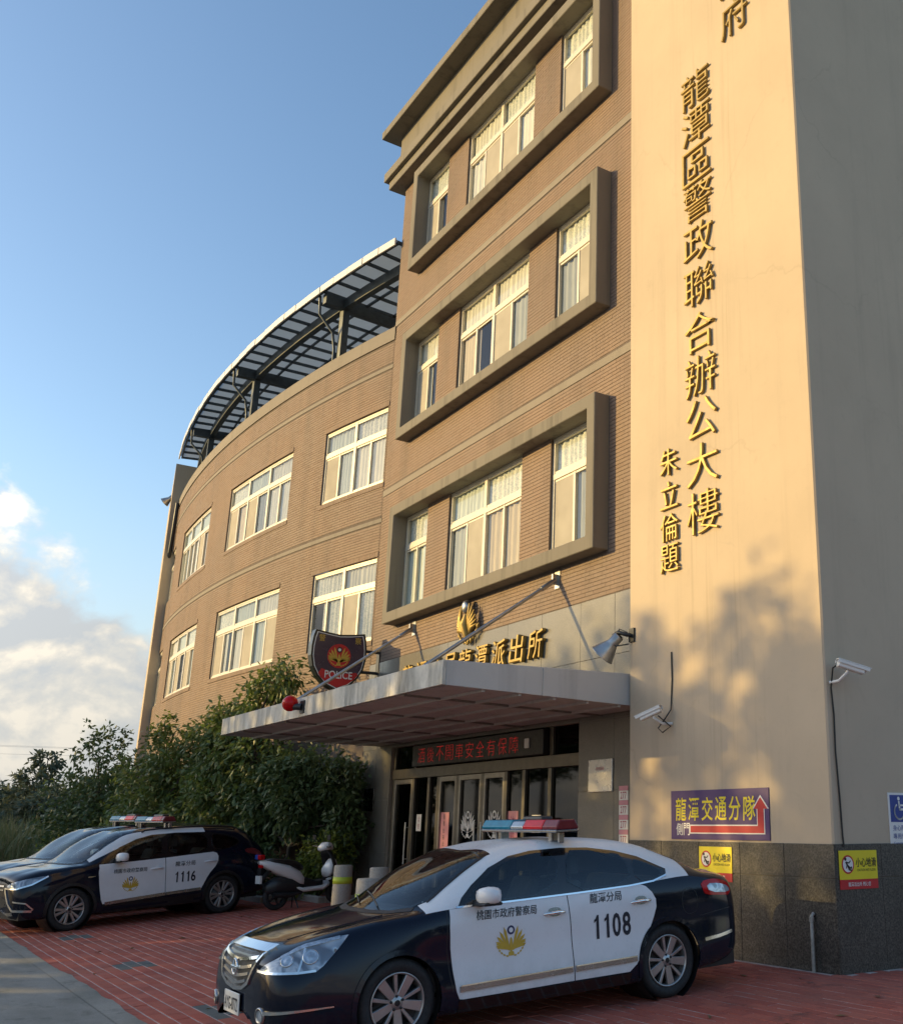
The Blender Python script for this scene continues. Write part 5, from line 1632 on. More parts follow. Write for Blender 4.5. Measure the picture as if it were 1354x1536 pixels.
        pts = [pts[0] - Vector((-.06, 0, .03))] + pts + [pts[-1] - Vector((.06, 0, .035))]
        g.tube(pts, .016, 8); g.build('roof_rail', mat['black'], t, local=True)
        ribbon('vent_badge', [(2.50, .84), (2.38, .845)], .018, cs, mat['chrome'], t, off=.002, height=.006)
    P = lambda off: (lambda co: (lambda qn: qn[0] + qn[1] * off)(S(co.x, co.z)))
    Wt = wmat(t); Rm = Wt.to_3x3()
    def car_text(name, s_, x, z, m, **kw):
        return put_text(name, s_, Wt @ Vector((x, 1.2, z)), Rm @ Vector((-1, 0, 0)), Rm @ Vector((0, 0, 1)), m, t, proj=P(.0085), **kw)
    num = [car_text('door_lettering', '桃園市政府警察局', 1.775, .90, mat['decal_black'], w=.59, h=.075, shear=.1, offset=.006),
           car_text('door_lettering', '龍潭分局', .778, .948, mat['decal_black'], w=.38, h=.085, shear=.1, offset=.006)]
    fleet_number('1116', .99, .565, .628, .812, P(.0085), t)
    emblem('door_emblem', frame_matrix((1.765, 1.2, .68), (-1, 0, 0), (0, 0, 1)), .27, t, mat['decal_gold'], mat['decal_blue'], mat['decal_white'], proj=lambda v: (lambda qn: qn[0] + qn[1] * (.0075 + (v.y - 1.2) * .5))(S(v.x, v.z)))
    panel('windscreen_frit', ws, TP, mat['gloss_black'], t, off=.001, step=.05, holes=[inset(ws, .045)])
    panel('windscreen', ws, TP, mat['windscreen'], t, off=.004, step=.10)
    ribbon('cowl', [(2.52, .68), (2.66, .50), (2.72, .25), (2.735, 0), (2.72, -.25), (2.66, -.50), (2.52, -.68)], .05, TP, mat['black'], t, off=.0, height=.004)
    gr = panel('grille', [(-.40, .80), (.40, .80), (.36, .68), (-.36, .68)], FW, mat['black'], t, off=.002, step=.06)
    for zz in (.77, .71): ribbon('grille_bar', [(-.37, zz), (.37, zz)], .025, FW, mat['chrome'], gr, off=.002, height=.012)
    panel('lower_intake', smooth_poly([(-.48, .60), (.48, .60), (.58, .42), (-.58, .42)], 1), FW, mat['black'], t, off=.001, step=.06)
    ribbon('skid_plate', [(-.72, .345), (-.4, .325), (.4, .325), (.72, .345)], .05, FW, mat['chrome_dark'], t, off=.002, height=.012)
    g = MB(); g.box(3.62, 3.632, -.19, .19, .48, .64); pl = g.build('number_plate', mat['white_paint'], t, local=True, bevel=.004)
    for sg in (1, -1):
        for ax in (2.741, 0.): wheel(t, ax, .878 * sg, .345, .238, 6, sg, width=.225)
        mirror(t, car, 2.00, 1.12, sg, mat['carwhite'], 1.1)
    lightbar(t, .98, 1.675, .56)
    cabin(t, -.35, 2.58, 1.05, .08)
    return t, num
suv, suv_numbers = make_suv()
# the second one stands beyond it, set back a little; only its bonnet, screen and light bar show
s2 = copy_tree(suv)
s2['label'] = 'darker police vehicle half hidden behind the utility vehicle numbered 1116'
ex_ = wmat(suv).to_3x3() @ Vector((1, 0, 0)); ey_ = wmat(suv).to_3x3() @ Vector((0, 1, 0))
M2 = wmat(suv).copy(); M2.translation = M2.translation - ey_ * 2.3 - ex_ * .55
s2.matrix_world = M2
# ------------------------------------------------------------------ writing on the building
XX, ZZ = (1, 0, 0), (0, 0, 1)
lt = thing('tower_lettering', 'raised gold vertical lettering down the front of the cream tower', 'lettering', (-10.2, YT, 5.2))
def gold_char(ch, x, z, h, w, parent, y=YT, ext=.013, bev=.009, shear=.0, off=-.015):
    return put_text('character', ch, (x, y - .028, z), XX, ZZ, mat['gold'], parent, w=w, h=h, extrude=ext / 1, bevel=bev, offset=off, shear=shear, res=3)
cz_ = [12.44, 11.77, 11.08, 10.43, 9.75, 9.02, 8.28, 7.60, 6.94, 6.27, 5.58]
for ch, z in zip('龍潭區警政聯合辦公大樓', cz_): gold_char(ch, -10.19, z, .60, .66, lt)
for ch, z in zip('朱立倫題', [6.5, 6.0, 5.52, 5.07]): gold_char(ch, -10.92, z, .40, .40, lt, ext=.016, bev=.008, off=-.008)
for ch, z in zip('桃園市政府', [16.0, 15.28, 14.56, 13.84, 13.12]): gold_char(ch, -9.26, z, .60, .58, lt)
en = thing('entrance_lettering', 'raised gold lettering on the granite band above the entrance canopy', 'lettering', (-17, YF, 4.2))
for k, ch in enumerate('所出派潭龍局分潭龍'):
    gold_char(ch, -15.15 - .645 * k, 4.475, .50, .50, en, y=YF - .03, ext=.03, bev=.012, shear=.12, off=-.004)
# gold eagle crest above the canopy
Mx = frame_matrix((-17.66, YF - .06, 5.27), XX, ZZ)
cr = thing('wall_crest', 'gold winged crest with a grey globe above the entrance lettering', 'crest', (-17.66, YF, 4.9))
Wc = wmat(cr).inverted()
g = MB()
for sg in (-1, 1):
    for k in range(6):
        a = R(78 - k * 13); L_ = .50 - .03 * k
        base_ = Vector((sg * .07, -.26 + .01 * k, .02)); tip = base_ + Vector((sg * math.cos(a) * L_ * .9, math.sin(a) * L_ * 1.15, .09 - .012 * k))
        md = (base_ + tip) / 2 + Vector((sg * .05, 0, .05))
        g.tube([Wc @ Mx @ base_, Wc @ Mx @ md, Wc @ Mx @ tip], [.05, .045, .012], 8)
    for k in range(5):
        a = R(-20 - k * 16); c = Vector((sg * .42 * math.cos(a), -.02 + .40 * math.sin(a), .03)); d = Vector((sg * .05, .09, 0))
        g.tube([Wc @ Mx @ (c - d * .6), Wc @ Mx @ c, Wc @ Mx @ (c + d * .6)], [.012, .038, .01], 7)
g.tube([Wc @ Mx @ Vector((0, -.40, .03)), Wc @ Mx @ Vector((0, -.1, .12)), Wc @ Mx @ Vector((0, .10, .08))], [.05, .09, .05], 10)
g.build('wing', mat['gold'], cr, local=True)
g = MB(); g.lathe([(.0, .13), (.05, .125), (.09, .10), (.11, .05), (.11, 0)], 20, Wc @ Mx @ Matrix.Translation((0, .26, .04)) @ Matrix.Diagonal((1, 1.25, 1, 1))); g.build('globe', mat['steel'], cr, local=True)

# ------------------------------------------------------------------ flat signs
def flat(name, c, rough=.4): return simple(name, c, rough, var=.06, scale=3)
mat['purple'] = flat('purple_print', (.055, .022, .14)); mat['yellow'] = flat('yellow_print', (.80, .66, .02)); mat['sign_white'] = flat('white_print', (.78, .77, .74))
mat['sign_red'] = flat('red_print', (.52, .018, .025)); mat['sign_black'] = flat('black_print', (.012, .012, .012)); mat['sign_blue'] = flat('blue_print', (.018, .045, .26)); mat['pink'] = flat('pink_paper', (.62, .27, .33)); mat['pinkd'] = flat('pink_print', (.36, .03, .08))
def plate(name, x0, x1, z0, z1, y, m, parent, th=.006):
    g = MB(); g.box(x0, x1, y - th, y, z0, z1); return g.build(name, m, parent)
ps = thing('direction_sign', 'purple side door sign with yellow lettering and a bent red arrow', 'sign', (-10.05, YT, 1.33))
plate('board', -10.97, -9.135, 1.332, 1.93, YT - .002, mat['purple'], ps, .012)
fy = YT - .0165
for k, ch in enumerate('龍潭交通分隊'):
    put_text('lettering', ch, (-10.765 + .258 * k, fy, 1.70), XX, ZZ, mat['yellow'], ps, w=.215, h=.285, shear=.06, offset=.010)
for k, ch in enumerate('側門'): put_text('lettering', ch, (-10.80 + .145 * k, fy, 1.455), XX, ZZ, mat['sign_white'], ps, w=.125, h=.15, offset=.008)
def arrow(grow):
    e = grow
    x0, x1, xa = -10.575, -9.222, -9.33
    return [(x0 - e, 1.415 - e), (x1 + e, 1.415 - e), (x1 + e, 1.69), (x1 + .065 + e * 1.6, 1.69), (-9.276, 1.825 + e * 1.7), (xa - .065 - e * 1.6, 1.69), (xa - e, 1.69), (xa - e, 1.495 + e), (x0 - e, 1.495 + e)]
for nm, e, yy_, m in (('arrow_outline', .014, fy, 'sign_white'), ('arrow', 0, fy - .002, 'sign_red')):
    g = MB(); g.add([(x, yy_, z) for x, z in arrow(e)], [tuple(range(9))]); g.build(nm, mat[m], ps)
def wet_sign(x0, label, side):
    """yellow slippery-floor notice, .61 x .40"""
    if side: M = frame_matrix((XT1 + .016, x0, .84), (0, 1, 0), ZZ)
    else: M = frame_matrix((x0, YT - .016, .85), XX, ZZ)
    t = thing('wet_floor_sign', label, 'sign', M.translation, None, 'yellow slippery floor signs on the plinth')
    Wi_ = wmat(t).inverted()
    def rect(nm, u0, u1, v0, v1, d, m):
        g = MB(); g.prism([(u0, v0), (u1, v0), (u1, v1), (u0, v1)], Wi_ @ M, d - .004, d); return g.build(nm, mat[m], t, local=True)
    rect('board', 0, .61, .10, .40, .006, 'yellow'); rect('red_strip', 0, .61, 0, .0995, .006, 'sign_red')
    def circ(r, d, m, nm):
        g = MB(); g.prism([(.135 + r * math.cos(2 * math.pi * k / 28), .255 + r * math.sin(2 * math.pi * k / 28)) for k in range(28)], Wi_ @ M, d - .001, d); g.build(nm, mat[m], t, local=True)
    circ(.098, .0075, 'sign_red', 'ring'); circ(.080, .009, 'sign_white', 'ring_face')
    g = MB()
    def limb(p, w):
        for (a, b) in zip(p[:-1], p[1:]):
            a, b = Vector(a), Vector(b); n = (b - a).normalized(); n = Vector((-n.y, n.x)) * w / 2
            g.add([Wi_ @ M @ Vector((*(q), .0105)) for q in (a + n, b + n, b - n, a - n)][::-1], [(0, 1, 2, 3)])
    limb([(.10, .285), (.125, .245), (.165, .215), (.195, .225)], .022); limb([(.105, .28), (.15, .27), (.175, .295)], .013); limb([(.115, .25), (.105, .215)], .013); limb([(.13, .235), (.15, .20), (.19, .195)], .016)
    g.lathe([(0, .0106), (.018, .0106)], 12, Wi_ @ M @ Matrix.Translation((.095, .312, 0)))
    g.build('falling_figure', mat['sign_black'], t, local=True)
    def tx(s_, u, v, w, h, m, nm='lettering', **kw):
        put_text(nm, s_, M @ Vector((u, v, .010)), M.to_3x3() @ Vector((1, 0, 0)), M.to_3x3() @ Vector((0, 1, 0)), mat[m], t, w=w, h=h, **kw)
    tx('小心地滑', .425, .275, .33, .098, 'sign_black', offset=.012); tx('CAUTION WET FLOOR', .425, .195, .30, .026, 'sign_black'); tx('龍潭派出所 關心您', .305, .05, .36, .045, 'sign_white', offset=.006)
    return t
wet_sign(-10.41, 'yellow slippery floor sign on the tower front behind the sedan boot', False)
wet_sign(8.775, 'yellow slippery floor sign round the corner on the shaded side', True)
hs = thing('parking_sign', 'blue and white wheelchair parking sign on the shaded tower side', 'sign', (XT1, 9.66, 1.27))
def srect(nm, y0, y1, z0, z1, d, m, par):
    g = MB(); g.box(XT1 + .001, XT1 + d, y0, y1, z0, z1); return g.build(nm, mat[m], par)
srect('board', 9.655, 10.12, 1.272, 1.865, .010, 'sign_white', hs); srect('blue_field', 9.685, 10.09, 1.54, 1.84, .0125, 'sign_blue', hs)
g = MB(); X_ = XT1 + .016
def sl_(pts, w):
    for a, b in zip(pts[:-1], pts[1:]):
        a, b = Vector(a), Vector(b); n = (b - a).normalized(); e_ = n * w * .3; n = Vector((-n.y, n.x)) * w / 2
        g.add([(X_, *q) for q in (a + n - e_, b + n + e_, b - n + e_, a - n - e_)], [(0, 1, 2, 3)])
sl_([(9.835, 1.765), (9.845, 1.68), (9.92, 1.68), (9.96, 1.60), (9.985, 1.605)], .026); sl_([(9.845, 1.725), (9.91, 1.725)], .02)
sl_([(9.835 + .085 * math.cos(R(a)), 1.655 + .085 * math.sin(R(a))) for a in range(120, 345, 15)], .02)
g.add([(X_, 9.832 + .022 * math.cos(R(a)), 1.80 + .022 * math.sin(R(a))) for a in range(0, 360, 30)], [tuple(range(12))])
g.build('wheelchair_symbol', mat['sign_white'], hs)
for s_, z_, h_ in (('身心障礙者', 1.475, .062), ('專用停車位', 1.385, .062), ('Customer parking', 1.308, .03)):
    put_text('lettering', s_, (XT1 + .013, 9.8875, z_), (0, 1, 0), ZZ, mat['sign_blue'], hs, w=.36, h=h_)
# pink house-number slips, notice, door papers
pk = thing('number_slips', 'column of pink 277 number slips beside the tower edge', 'notice', (-12.65, YF - .016, 1.2))
for k in range(4):
    z0 = 1.235 + .205 * k
    plate('slip', -12.76, -12.535, z0, z0 + .135, YF - .017, mat['sign_white'], pk, .003); plate('slip', -12.76, -12.535, z0 + .136, z0 + .203, YF - .017, mat['pink'], pk, .003)
    put_text('number', '277', (-12.648, YF - .0215, z0 + .07), XX, ZZ, mat['pinkd'], pk, w=.15, h=.10, offset=.004)
nt = thing('notice_board', 'pale stainless notice plaque on the granite beside the doors', 'notice', (-13.22, YF, 1.98))
g = MB(); g.box(-13.54, -12.91, YF - .045, YF - .017, 1.98, 2.46); g.build('plaque', simple('plaque_steel', (.62, .60, .57), .28, metal=.5, var=.08, scale=2), nt, bevel=.006)
put_text('lettering', '受理報案', (-13.22, YF - .048, 2.32), XX, ZZ, mat['pinkd'], nt, w=.22, h=.05)
pz = thing('entrance_plaque', 'small dark plaque on the granite pier beside the doors', 'notice', (-22.05, YF, 1.8))
g = MB(); g.box(-22.3, -21.75, YF - .04, YF - .017, 1.78, 2.25); g.build('plaque', mat['gloss_black'], pz, bevel=.006)
def paper(label, x0, x1, z0, z1, m, txt=None, tm='sign_black'):
    t = thing('paper_notice', label, 'notice', ((x0 + x1) / 2, DY - .01, z0), None, 'paper notices stuck on the entrance glass')
    plate('sheet', x0, x1, z0, z1, DY - .006, mat[m], t, .002)
    if txt:
        n = len(txt); hh = (z1 - z0) / (n + .4)
        for k, ch in enumerate(txt): put_text('lettering', ch, ((x0 + x1) / 2, DY - .0095, z1 - hh * (k + .7)), XX, ZZ, mat[tm], t, w=min(hh, x1 - x0) * .62, h=hh * .72)
paper('narrow white notice with red writing on the second door pane', -19.84, -19.62, 1.38, 1.70, 'sign_white', '公告', 'pinkd')
paper('tall pink paper strip with black writing on the entrance glass', -18.80, -18.42, .95, 1.73, 'pink', '服務台由此進', 'sign_black')
paper('small pink and white notice above the sedan light bar', -16.2, -15.86, 1.15, 1.73, 'pink', '注意', 'pinkd')
paper('small white notice low on the rightmost door pane', -15.40, -15.12, 1.38, 1.66, 'sign_white', '推', 'pinkd')
for k, x in enumerate((-17.66, -16.68)):
    t = tag(emblem('door_crest', frame_matrix((x, DY - .006, 1.52), XX, ZZ), .52, None, mat['decal_white'], mat['decal_white'], mat['black'], ext=.002), ('white winged crest on the glass door left of centre', 'white winged crest on the glass door right of centre')[k], 'crest', 'white crests on the glass doors')

# LED message board ---------------------------------------------------------
led = thing('message_board', 'black message board with red lit characters over the doors', 'display', (-17.35, YF, 2.62))
g = MB(); g.box(-19.88, -14.86, YF - .06, YF + .14, 2.615, 3.03); g.build('housing', mat['black'], led, bevel=.01)
t_ = NT('red_led'); t_.base((.3, .01, .01)); t_.set(Emission_Color=(1, .03, .03, 1), Emission_Strength=.11); mat['led'] = t_.m
for k, ch in enumerate('酒後不開車安全有保障'):
    put_text('character', ch, (-19.45 + .405 * k, YF - .064, 2.82), XX, ZZ, mat['led'], led, w=.30, h=.28, offset=-.02)
g = MB(); g.box(-15.42, -15.28, YF - .09, YF - .061, 2.74, 2.90); g.build('sensor', mat['white_paint'], led, bevel=.008)

# POLICE shield ---------------------------------------------------------------
SX = -22.10
sh = thing('police_shield_sign', 'dark shield-shaped POLICE sign projecting over the canopy', 'sign', (SX, 8.3, 4.3))
M = frame_matrix((SX + .06, 8.225, 4.95), (0, 1, 0), ZZ)
def shield(k):
    half = [(0, .575), (.25, .600), (.56, .645), (.60, .50), (.625, .30), (.625, .08), (.575, -.16), (.46, -.36), (.28, -.54), (0, -.665)]
    p = [(x * k, y_ * k) for x, y_ in half] + [(-x * k, y_ * k) for x, y_ in half[::-1][1:-1]]
    return p[::-1]
mat['shield_face'] = flat('shield_face', (.050, .036, .062), .25); mat['rim_black'] = flat('shield_rim', (.012, .016, .016), .3)
Ws = wmat(sh).inverted()
def pr(nm, poly, d0, d1, m):
    g = MB(); g.prism(poly, Ws @ M, d0, d1); return g.build(nm, m, sh, local=True, recalc=True)
pr('casing', shield(1.0), -.20, .0, mat['rim_black']); pr('outline', shield(.93), .0, .004, mat['sign_white']); pr('face', shield(.90), .002, .007, mat['shield_face'])
pr('red_disc', [(.265 * math.cos(2 * math.pi * k / 36), .10 + .265 * math.sin(2 * math.pi * k / 36)) for k in range(36)], .005, .010, mat['sign_red'])
low = [(-.47, -.31), (-.40, -.20), (.0, -.30), (.45, -.24), (.49, -.29), (.40, -.40), (.24, -.515), (0, -.60), (-.24, -.515), (-.40, -.40)]
pr('red_point', [(x * .93, y_ * .98) for x, y_ in low][::-1][::-1], .005, .0085, mat['sign_red'])
emblem('crest', Ws @ M @ Matrix.Translation((0, .10, .0095)), .46, sh, mat['goldpaint'], mat['sign_black'], mat['sign_white'], ext=.004)
mv = M.to_3x3()
put_text('lettering', 'POLICE', M @ Vector((0.02, -.31, .012)), mv @ Vector((1, 0, 0)), mv @ Vector((0, 1, 0)), mat['sign_white'], sh, w=.62, h=.165, offset=.012)
for u, ch in ((-.41, '警'), (.41, '察')): put_text('lettering', ch, M @ Vector((u, .47, .012)), mv @ Vector((1, 0, 0)), mv @ Vector((0, 1, 0)), mat['goldpaint'], sh, w=.14, h=.15)
g = MB(); g.tube([(SX, 8.80, 5.22), (SX, YF, 5.22)], .035, 8); g.tube([(SX, 8.72, 4.75), (SX, YF, 4.75)], .035, 8); g.box(SX - .08, SX + .08, YF - .03, YF, 4.65, 5.32); g.build('bracket', mat['dark_metal'], sh)

# red police lamp on the canopy edge ------------------------------------------
rl = thing('red_lamp', 'round red globe lamp on the canopy front edge', 'lamp', (-17.2, 5.82, 3.41))
g = MB(); Ml = Matrix.Translation((-17.2, 5.66, 3.42))
g.lathe([(.13 * math.sin(R(a)), .13 * math.cos(R(a))) for a in range(0, 181, 12)], 24, Ml); g.build('globe', mat['red_lens'], rl)
g = MB(); g.tube([(-17.2, 5.70, 3.40), (-17.1, 5.72, 3.36), (-17.02, 5.80, 3.36)], .055, 10); g.box(-17.10, -16.94, 5.795, 5.82, 3.26, 3.46); g.build('bracket', mat['dark_metal'], rl)

# flood lights and cameras -----------------------------------------------------
def floodlight(label, p, d, s=1., group=None):
    t = thing('floodlight', label, 'lamp', p, None, group)
    d = Vector(d).normalized(); M = Matrix.Translation(Vector(p)) @ d.to_track_quat('Z', 'Y').to_matrix().to_4x4() @ Matrix.Scale(s, 4)
    g = MB(); g.lathe([(.055, -.16), (.07, -.15), (.07, -.03), (.085, .0), (.16, .17), (.166, .175), (.158, .172), (.08, .02), (.0, .01)], 24, M); g.build('reflector', mat['steel'], t)
    g = MB(); g.lathe([(.152, .155), (.0, .165)], 24, M); g.build('lens', mat['clear_lens'], t)
    return t
fl = floodlight('bell-shaped floodlight at the tower edge above the canopy', (-12.12, YT - .18, 4.0), (-.62, -.35, -.70), 1.15)
g = MB(); g.tube([(-11.86, YT + .01, 4.12), (-11.86, YT - .10, 4.12), (-12.0, YT - .14, 4.17), (-12.10, YT - .16, 4.13)], .03, 8); g.tube([(-11.9, YT - .02, 4.0), (-11.98, YT - .2, 3.96), (-12.06, YT - .18, 4.0), (-12.0, YT - .12, 4.22), (-11.9, YT - .05, 4.16)], .010, 6); g.box(-11.90, -11.78, YT - .03, YT, 4.02, 4.22); g.build('bracket', mat['dark_metal'], fl)
f2 = floodlight('small distant floodlight on the far left end of the curved wing', (-42.0, 8.28, 13.75), (-.5, -.6, -.6), 1.2)
g = MB(); g.tube([(-41.9, 8.5, 13.9), (-42.0, 8.3, 13.85)], .04, 6); g.build('bracket', mat['dark_metal'], f2)
def cctv(label, p, d, mount, cable):
    t = thing('security_camera', label, 'camera', mount, None, 'white security cameras on the tower')
    d = Vector(d).normalized(); q = d.to_track_quat('X', 'Z').to_matrix().to_4x4(); M = Matrix.Translation(Vector(p)) @ q
    f_ = lambda x, y, z: M @ Vector((x, y, z))
    g = MB(); g.box(-.17, .15, -.042, .042, -.045, .035, fn=f_); hb = g.build('housing', mat['white_paint'], t, bevel=.010)
    g = MB(); g.box(-.185, .215, -.054, .054, .037, .048, fn=f_); g.box(-.185, .20, -.056, -.050, .0, .036, fn=f_); g.box(-.185, .20, .050, .056, .0, .036, fn=f_); g.build('sunshield', mat['white_paint'], t, bevel=.003)
    g = MB(); g.lathe([(.034, .0), (.03, .004), (.0, .002)], 20, M @ Matrix.Translation((.151, 0, -.005)) @ Matrix.Rotation(R(90), 4, 'Y')); g.build('lens', mat['gloss_black'], t)
    g = MB(); m0 = Vector(mount); c0 = M @ Vector((-.04, 0, -.05)); mid = (m0 + c0) / 2 + Vector((0, 0, -.05))
    g.tube([m0, mid, c0 + Vector((0, 0, -.02)), c0], [.022, .020, .018, .018], 8); g.build('arm', mat['white_paint'], t)
    g = MB(); g.tube(cable, .010, 6); g.build('cable', mat['black'], t)
    return t, M
c1, M1 = cctv('white security camera on the lit tower face with a cable rising above', (-11.10, YT - .26, 2.93), (-.82, -.42, -.34), (-10.95, YT, 2.80), [(-10.94, YT - .012, 3.76), (-10.93, YT - .012, 3.4), (-10.95, YT - .012, 3.1), (-10.94, YT - .03, 2.98), (-10.98, YT - .10, 2.86), (-11.05, YT - .16, 2.74), (-10.98, YT - .14, 2.68), (-10.92, YT - .05, 2.76), (-11.0, YT - .2, 2.90)])
c2, M2_ = cctv('white security camera at the shaded tower corner with a long black cable', (XT1 + .24, 8.92, 3.22), (.45, .85, -.28), (XT1, 8.80, 3.06), [(XT1 + .16, 8.80, 3.26), (XT1 + .06, 8.80, 3.22), (XT1 + .02, 8.80, 3.0), (XT1 + .014, 8.83, 2.7), (XT1 + .016, 8.82, 2.3), (XT1 + .014, 8.85, 1.8), (XT1 + .016, 8.86, 1.4), (XT1 + .022, 8.865, 1.28)])
# standpipe at the tower foot
g = MB(); g.tube([(-8.49, YT - .05, -.02), (-8.49, YT - .05, .56), (-8.485, YT - .02, .585)], .022, 10); g.tube([(-8.49, YT - .05, .50), (-8.49, YT - .05, .55)], .030, 10)
tag(g.build('standpipe', simple('galvanised_pipe', (.30, .29, .27), .5, metal=.4, var=.3, scale=20)), 'short grey standpipe at the foot of the tower', 'pipe')

# bollards ----------------------------------------------------------------------
mat['bollard'] = granite('bollard_terrazzo', (.27, .25, .22), (.45, .43, .39), .7, 90, .3)
mat['lime'] = flat('lime_band', (.42, .52, .04), .5)
def bollard(x, y, h, label, ang=0):
    t = thing('bollard', label, 'bollard', (x, y, gz(y)), None, 'concrete bollards before the entrance')
    g = MB(); r = .155
    g.lathe([(r + .004, -.03), (r + .003, h * .5), (r, h - .02), (r - .012, h - .004), (r - .02, h), (0, h)], 28); g.build('post', mat['bollard'], t, local=True)
    g = MB(); g.lathe([(r + .001, h - .30), (r + .006, h - .30), (r + .0055, h - .19), (r + .0005, h - .19)], 28); g.build('reflective_band', mat['lime'], t, local=True)
bollard(-17.95, 7.09, .885, 'concrete bollard with lime band nearest the scooter')
bollard(-13.82, 5.82, .92, 'concrete bollard closest to the sedan windscreen')
bollard(-16.42, 7.09, .895, 'concrete bollard in the middle of the three near the doors')

# scooter ------------------------------------------------------------------------
sc_loc, sc_rot = car_matrix((-20.80, 6.93), 97, gz(6.98), SL)
sc = thing('motor_scooter', 'white and black police scooter parked between the vehicle and the bollards', 'scooter', sc_loc, sc_rot)
def scw(x):
    g = MB(); M = Matrix.Translation((x, 0, .245)) @ Matrix.Rotation(R(90), 4, 'X')
    g.lathe([(.16, -.04), (.20, -.055), (.235, -.045), (.245, 0), (.235, .045), (.20, .055), (.16, .04)], 32, M); w = g.build('wheel', mat['rubber'], sc, local=True)
    g = MB(); g.lathe([(.165, -.035), (.15, -.03), (.15, .03), (.165, .035)], 28, M); g.lathe([(0, -.04), (.05, -.04), (.05, .04), (0, .04)], 16, M)
    for k in range(5): 
        Q = M @ Matrix.Rotation(R(72 * k), 4, 'Z'); g.add([Q @ Vector(v) for v in ((.04, -.02, -.015), (.155, -.014, -.015), (.155, .014, -.015), (.04, .02, -.015), (.04, -.02, .015), (.155, -.014, .015), (.155, .014, .015), (.04, .02, .015))], [(0, 3, 2, 1), (4, 5, 6, 7), (0, 1, 5, 4), (1, 2, 6, 5), (2, 3, 7, 6), (3, 0, 4, 7)])
    g.build('rim', mat['dark_metal'], w, local=True)
scw(0); scw(1.27)
def loft(nm, secs, m, parent=sc, n=14, pw=.75):
    """secs: (x, z, half width, half height)"""
    g = MB(); vs = []
    for x, z, w, h in secs:
        for k in range(n):
            a = 2 * math.pi * k / n; e_ = lambda v: math.copysign(abs(v) ** pw, v)
            vs.append((x, w * e_(math.cos(a)), z + h * e_(math.sin(a))))
    fs = [(i * n + k, i * n + (k + 1) % n, (i + 1) * n + (k + 1) % n, (i + 1) * n + k) for i in range(len(secs) - 1) for k in range(n)] + [tuple(range(n)), tuple(range((len(secs) - 1) * n, len(secs) * n))]
    g.add(vs, fs, 0, True); return g.build(nm, m, parent, local=True, recalc=True)
loft('rear_fairing', [(-.36, .88, .05, .03), (-.27, .85, .13, .07), (-.05, .77, .17, .115), (.2, .67, .185, .14), (.42, .55, .17, .14), (.54, .46, .11, .09)], mat['carwhite'])
loft('seat', [(-.24, .90, .08, .03), (-.1, .89, .14, .05), (.15, .85, .155, .065), (.38, .79, .13, .07), (.50, .73, .07, .05)], mat['black'])
loft('engine_case', [(-.22, .40, .10, .10), (.0, .45, .15, .16), (.25, .44, .16, .18), (.5, .36, .13, .12)], mat['dark_metal'])
loft('floor_panel', [(.25, .42, .13, .035), (.5, .33, .17, .05), (.9, .34, .18, .05), (1.02, .40, .17, .06)], mat['carwhite'])
g = MB()
lp = [(1.0, .36, .17), (1.06, .55, .20), (1.05, .75, .22), (.99, .92, .20), (.95, 1.02, .12)]
vs = []
for x, z, w in lp:
    for k in range(9):
        a = R(-90 + 180 * k / 8); vs.append((x + .15 * math.cos(a), w * math.sin(a), z))
    for k in range(9):
        a = R(90 - 180 * k / 8); vs.append((x + .09 * math.cos(a), w * .93 * math.sin(a), z))
n = 18
g.add(vs, [(i * n + k, i * n + (k + 1) % n, (i + 1) * n + (k + 1) % n, (i + 1) * n + k) for i in range(len(lp) - 1) for k in range(n)] + [tuple(range(n)), tuple(range((len(lp) - 1) * n, len(lp) * n))], 0, True)
g.build('leg_shield', mat['black'], sc, local=True, recalc=True)
g = MB(); g.lathe([(.075, .0), (.07, .02), (.04, .03), (0, .032)], 16, Matrix.Translation((1.13, 0, .86)) @ Matrix.Rotation(R(80), 4, 'Y')); g.build('headlight', mat['clear_lens'], sc, local=True)
loft('front_fairing', [(1.0, .62, .16, .10), (1.10, .70, .17, .16), (1.17, .74, .13, .12), (1.22, .72, .05, .05)], mat['carwhite'])
loft('tank_cover', [(.40, .52, .12, .10), (.55, .46, .13, .10), (.75, .42, .13, .07), (.9, .44, .12, .06)], mat['black'])
loft('handlebar_cowl', [(.86, 1.06, .08, .05), (.95, 1.10, .16, .075), (1.05, 1.10, .15, .075), (1.12, 1.06, .07, .04)], mat['carwhite'])
g = MB(); g.tube([(.90, -.36, 1.10), (.94, -.2, 1.09), (.95, .2, 1.09), (.90, .36, 1.10)], .016, 8); g.tube([(1.27, -.06, .25), (1.12, -.06, .70)], .02, 8); g.tube([(1.27, .06, .25), (1.12, .06, .70)], .02, 8); g.build('handlebar', mat['dark_metal'], sc, local=True)
for sg in (-1, 1):
    g = MB(); g.tube([(.93, .25 * sg, 1.1), (.90, .30 * sg, 1.24)], .007, 6); g.box(.885, .905, .30 * sg - .06, .30 * sg + .06, 1.22, 1.31); g.build('mirror', mat['black'], sc, local=True, bevel=.008)
loft('front_mudguard', [(1.05, .47, .06, .02), (1.2, .52, .07, .025), (1.35, .50, .065, .02), (1.47, .40, .04, .015)], mat['carwhite'])
g = MB(); g.box(-.37, -.33, -.10, .10, .50, .64); g.build('number_plate', mat['white_paint'], sc, local=True)
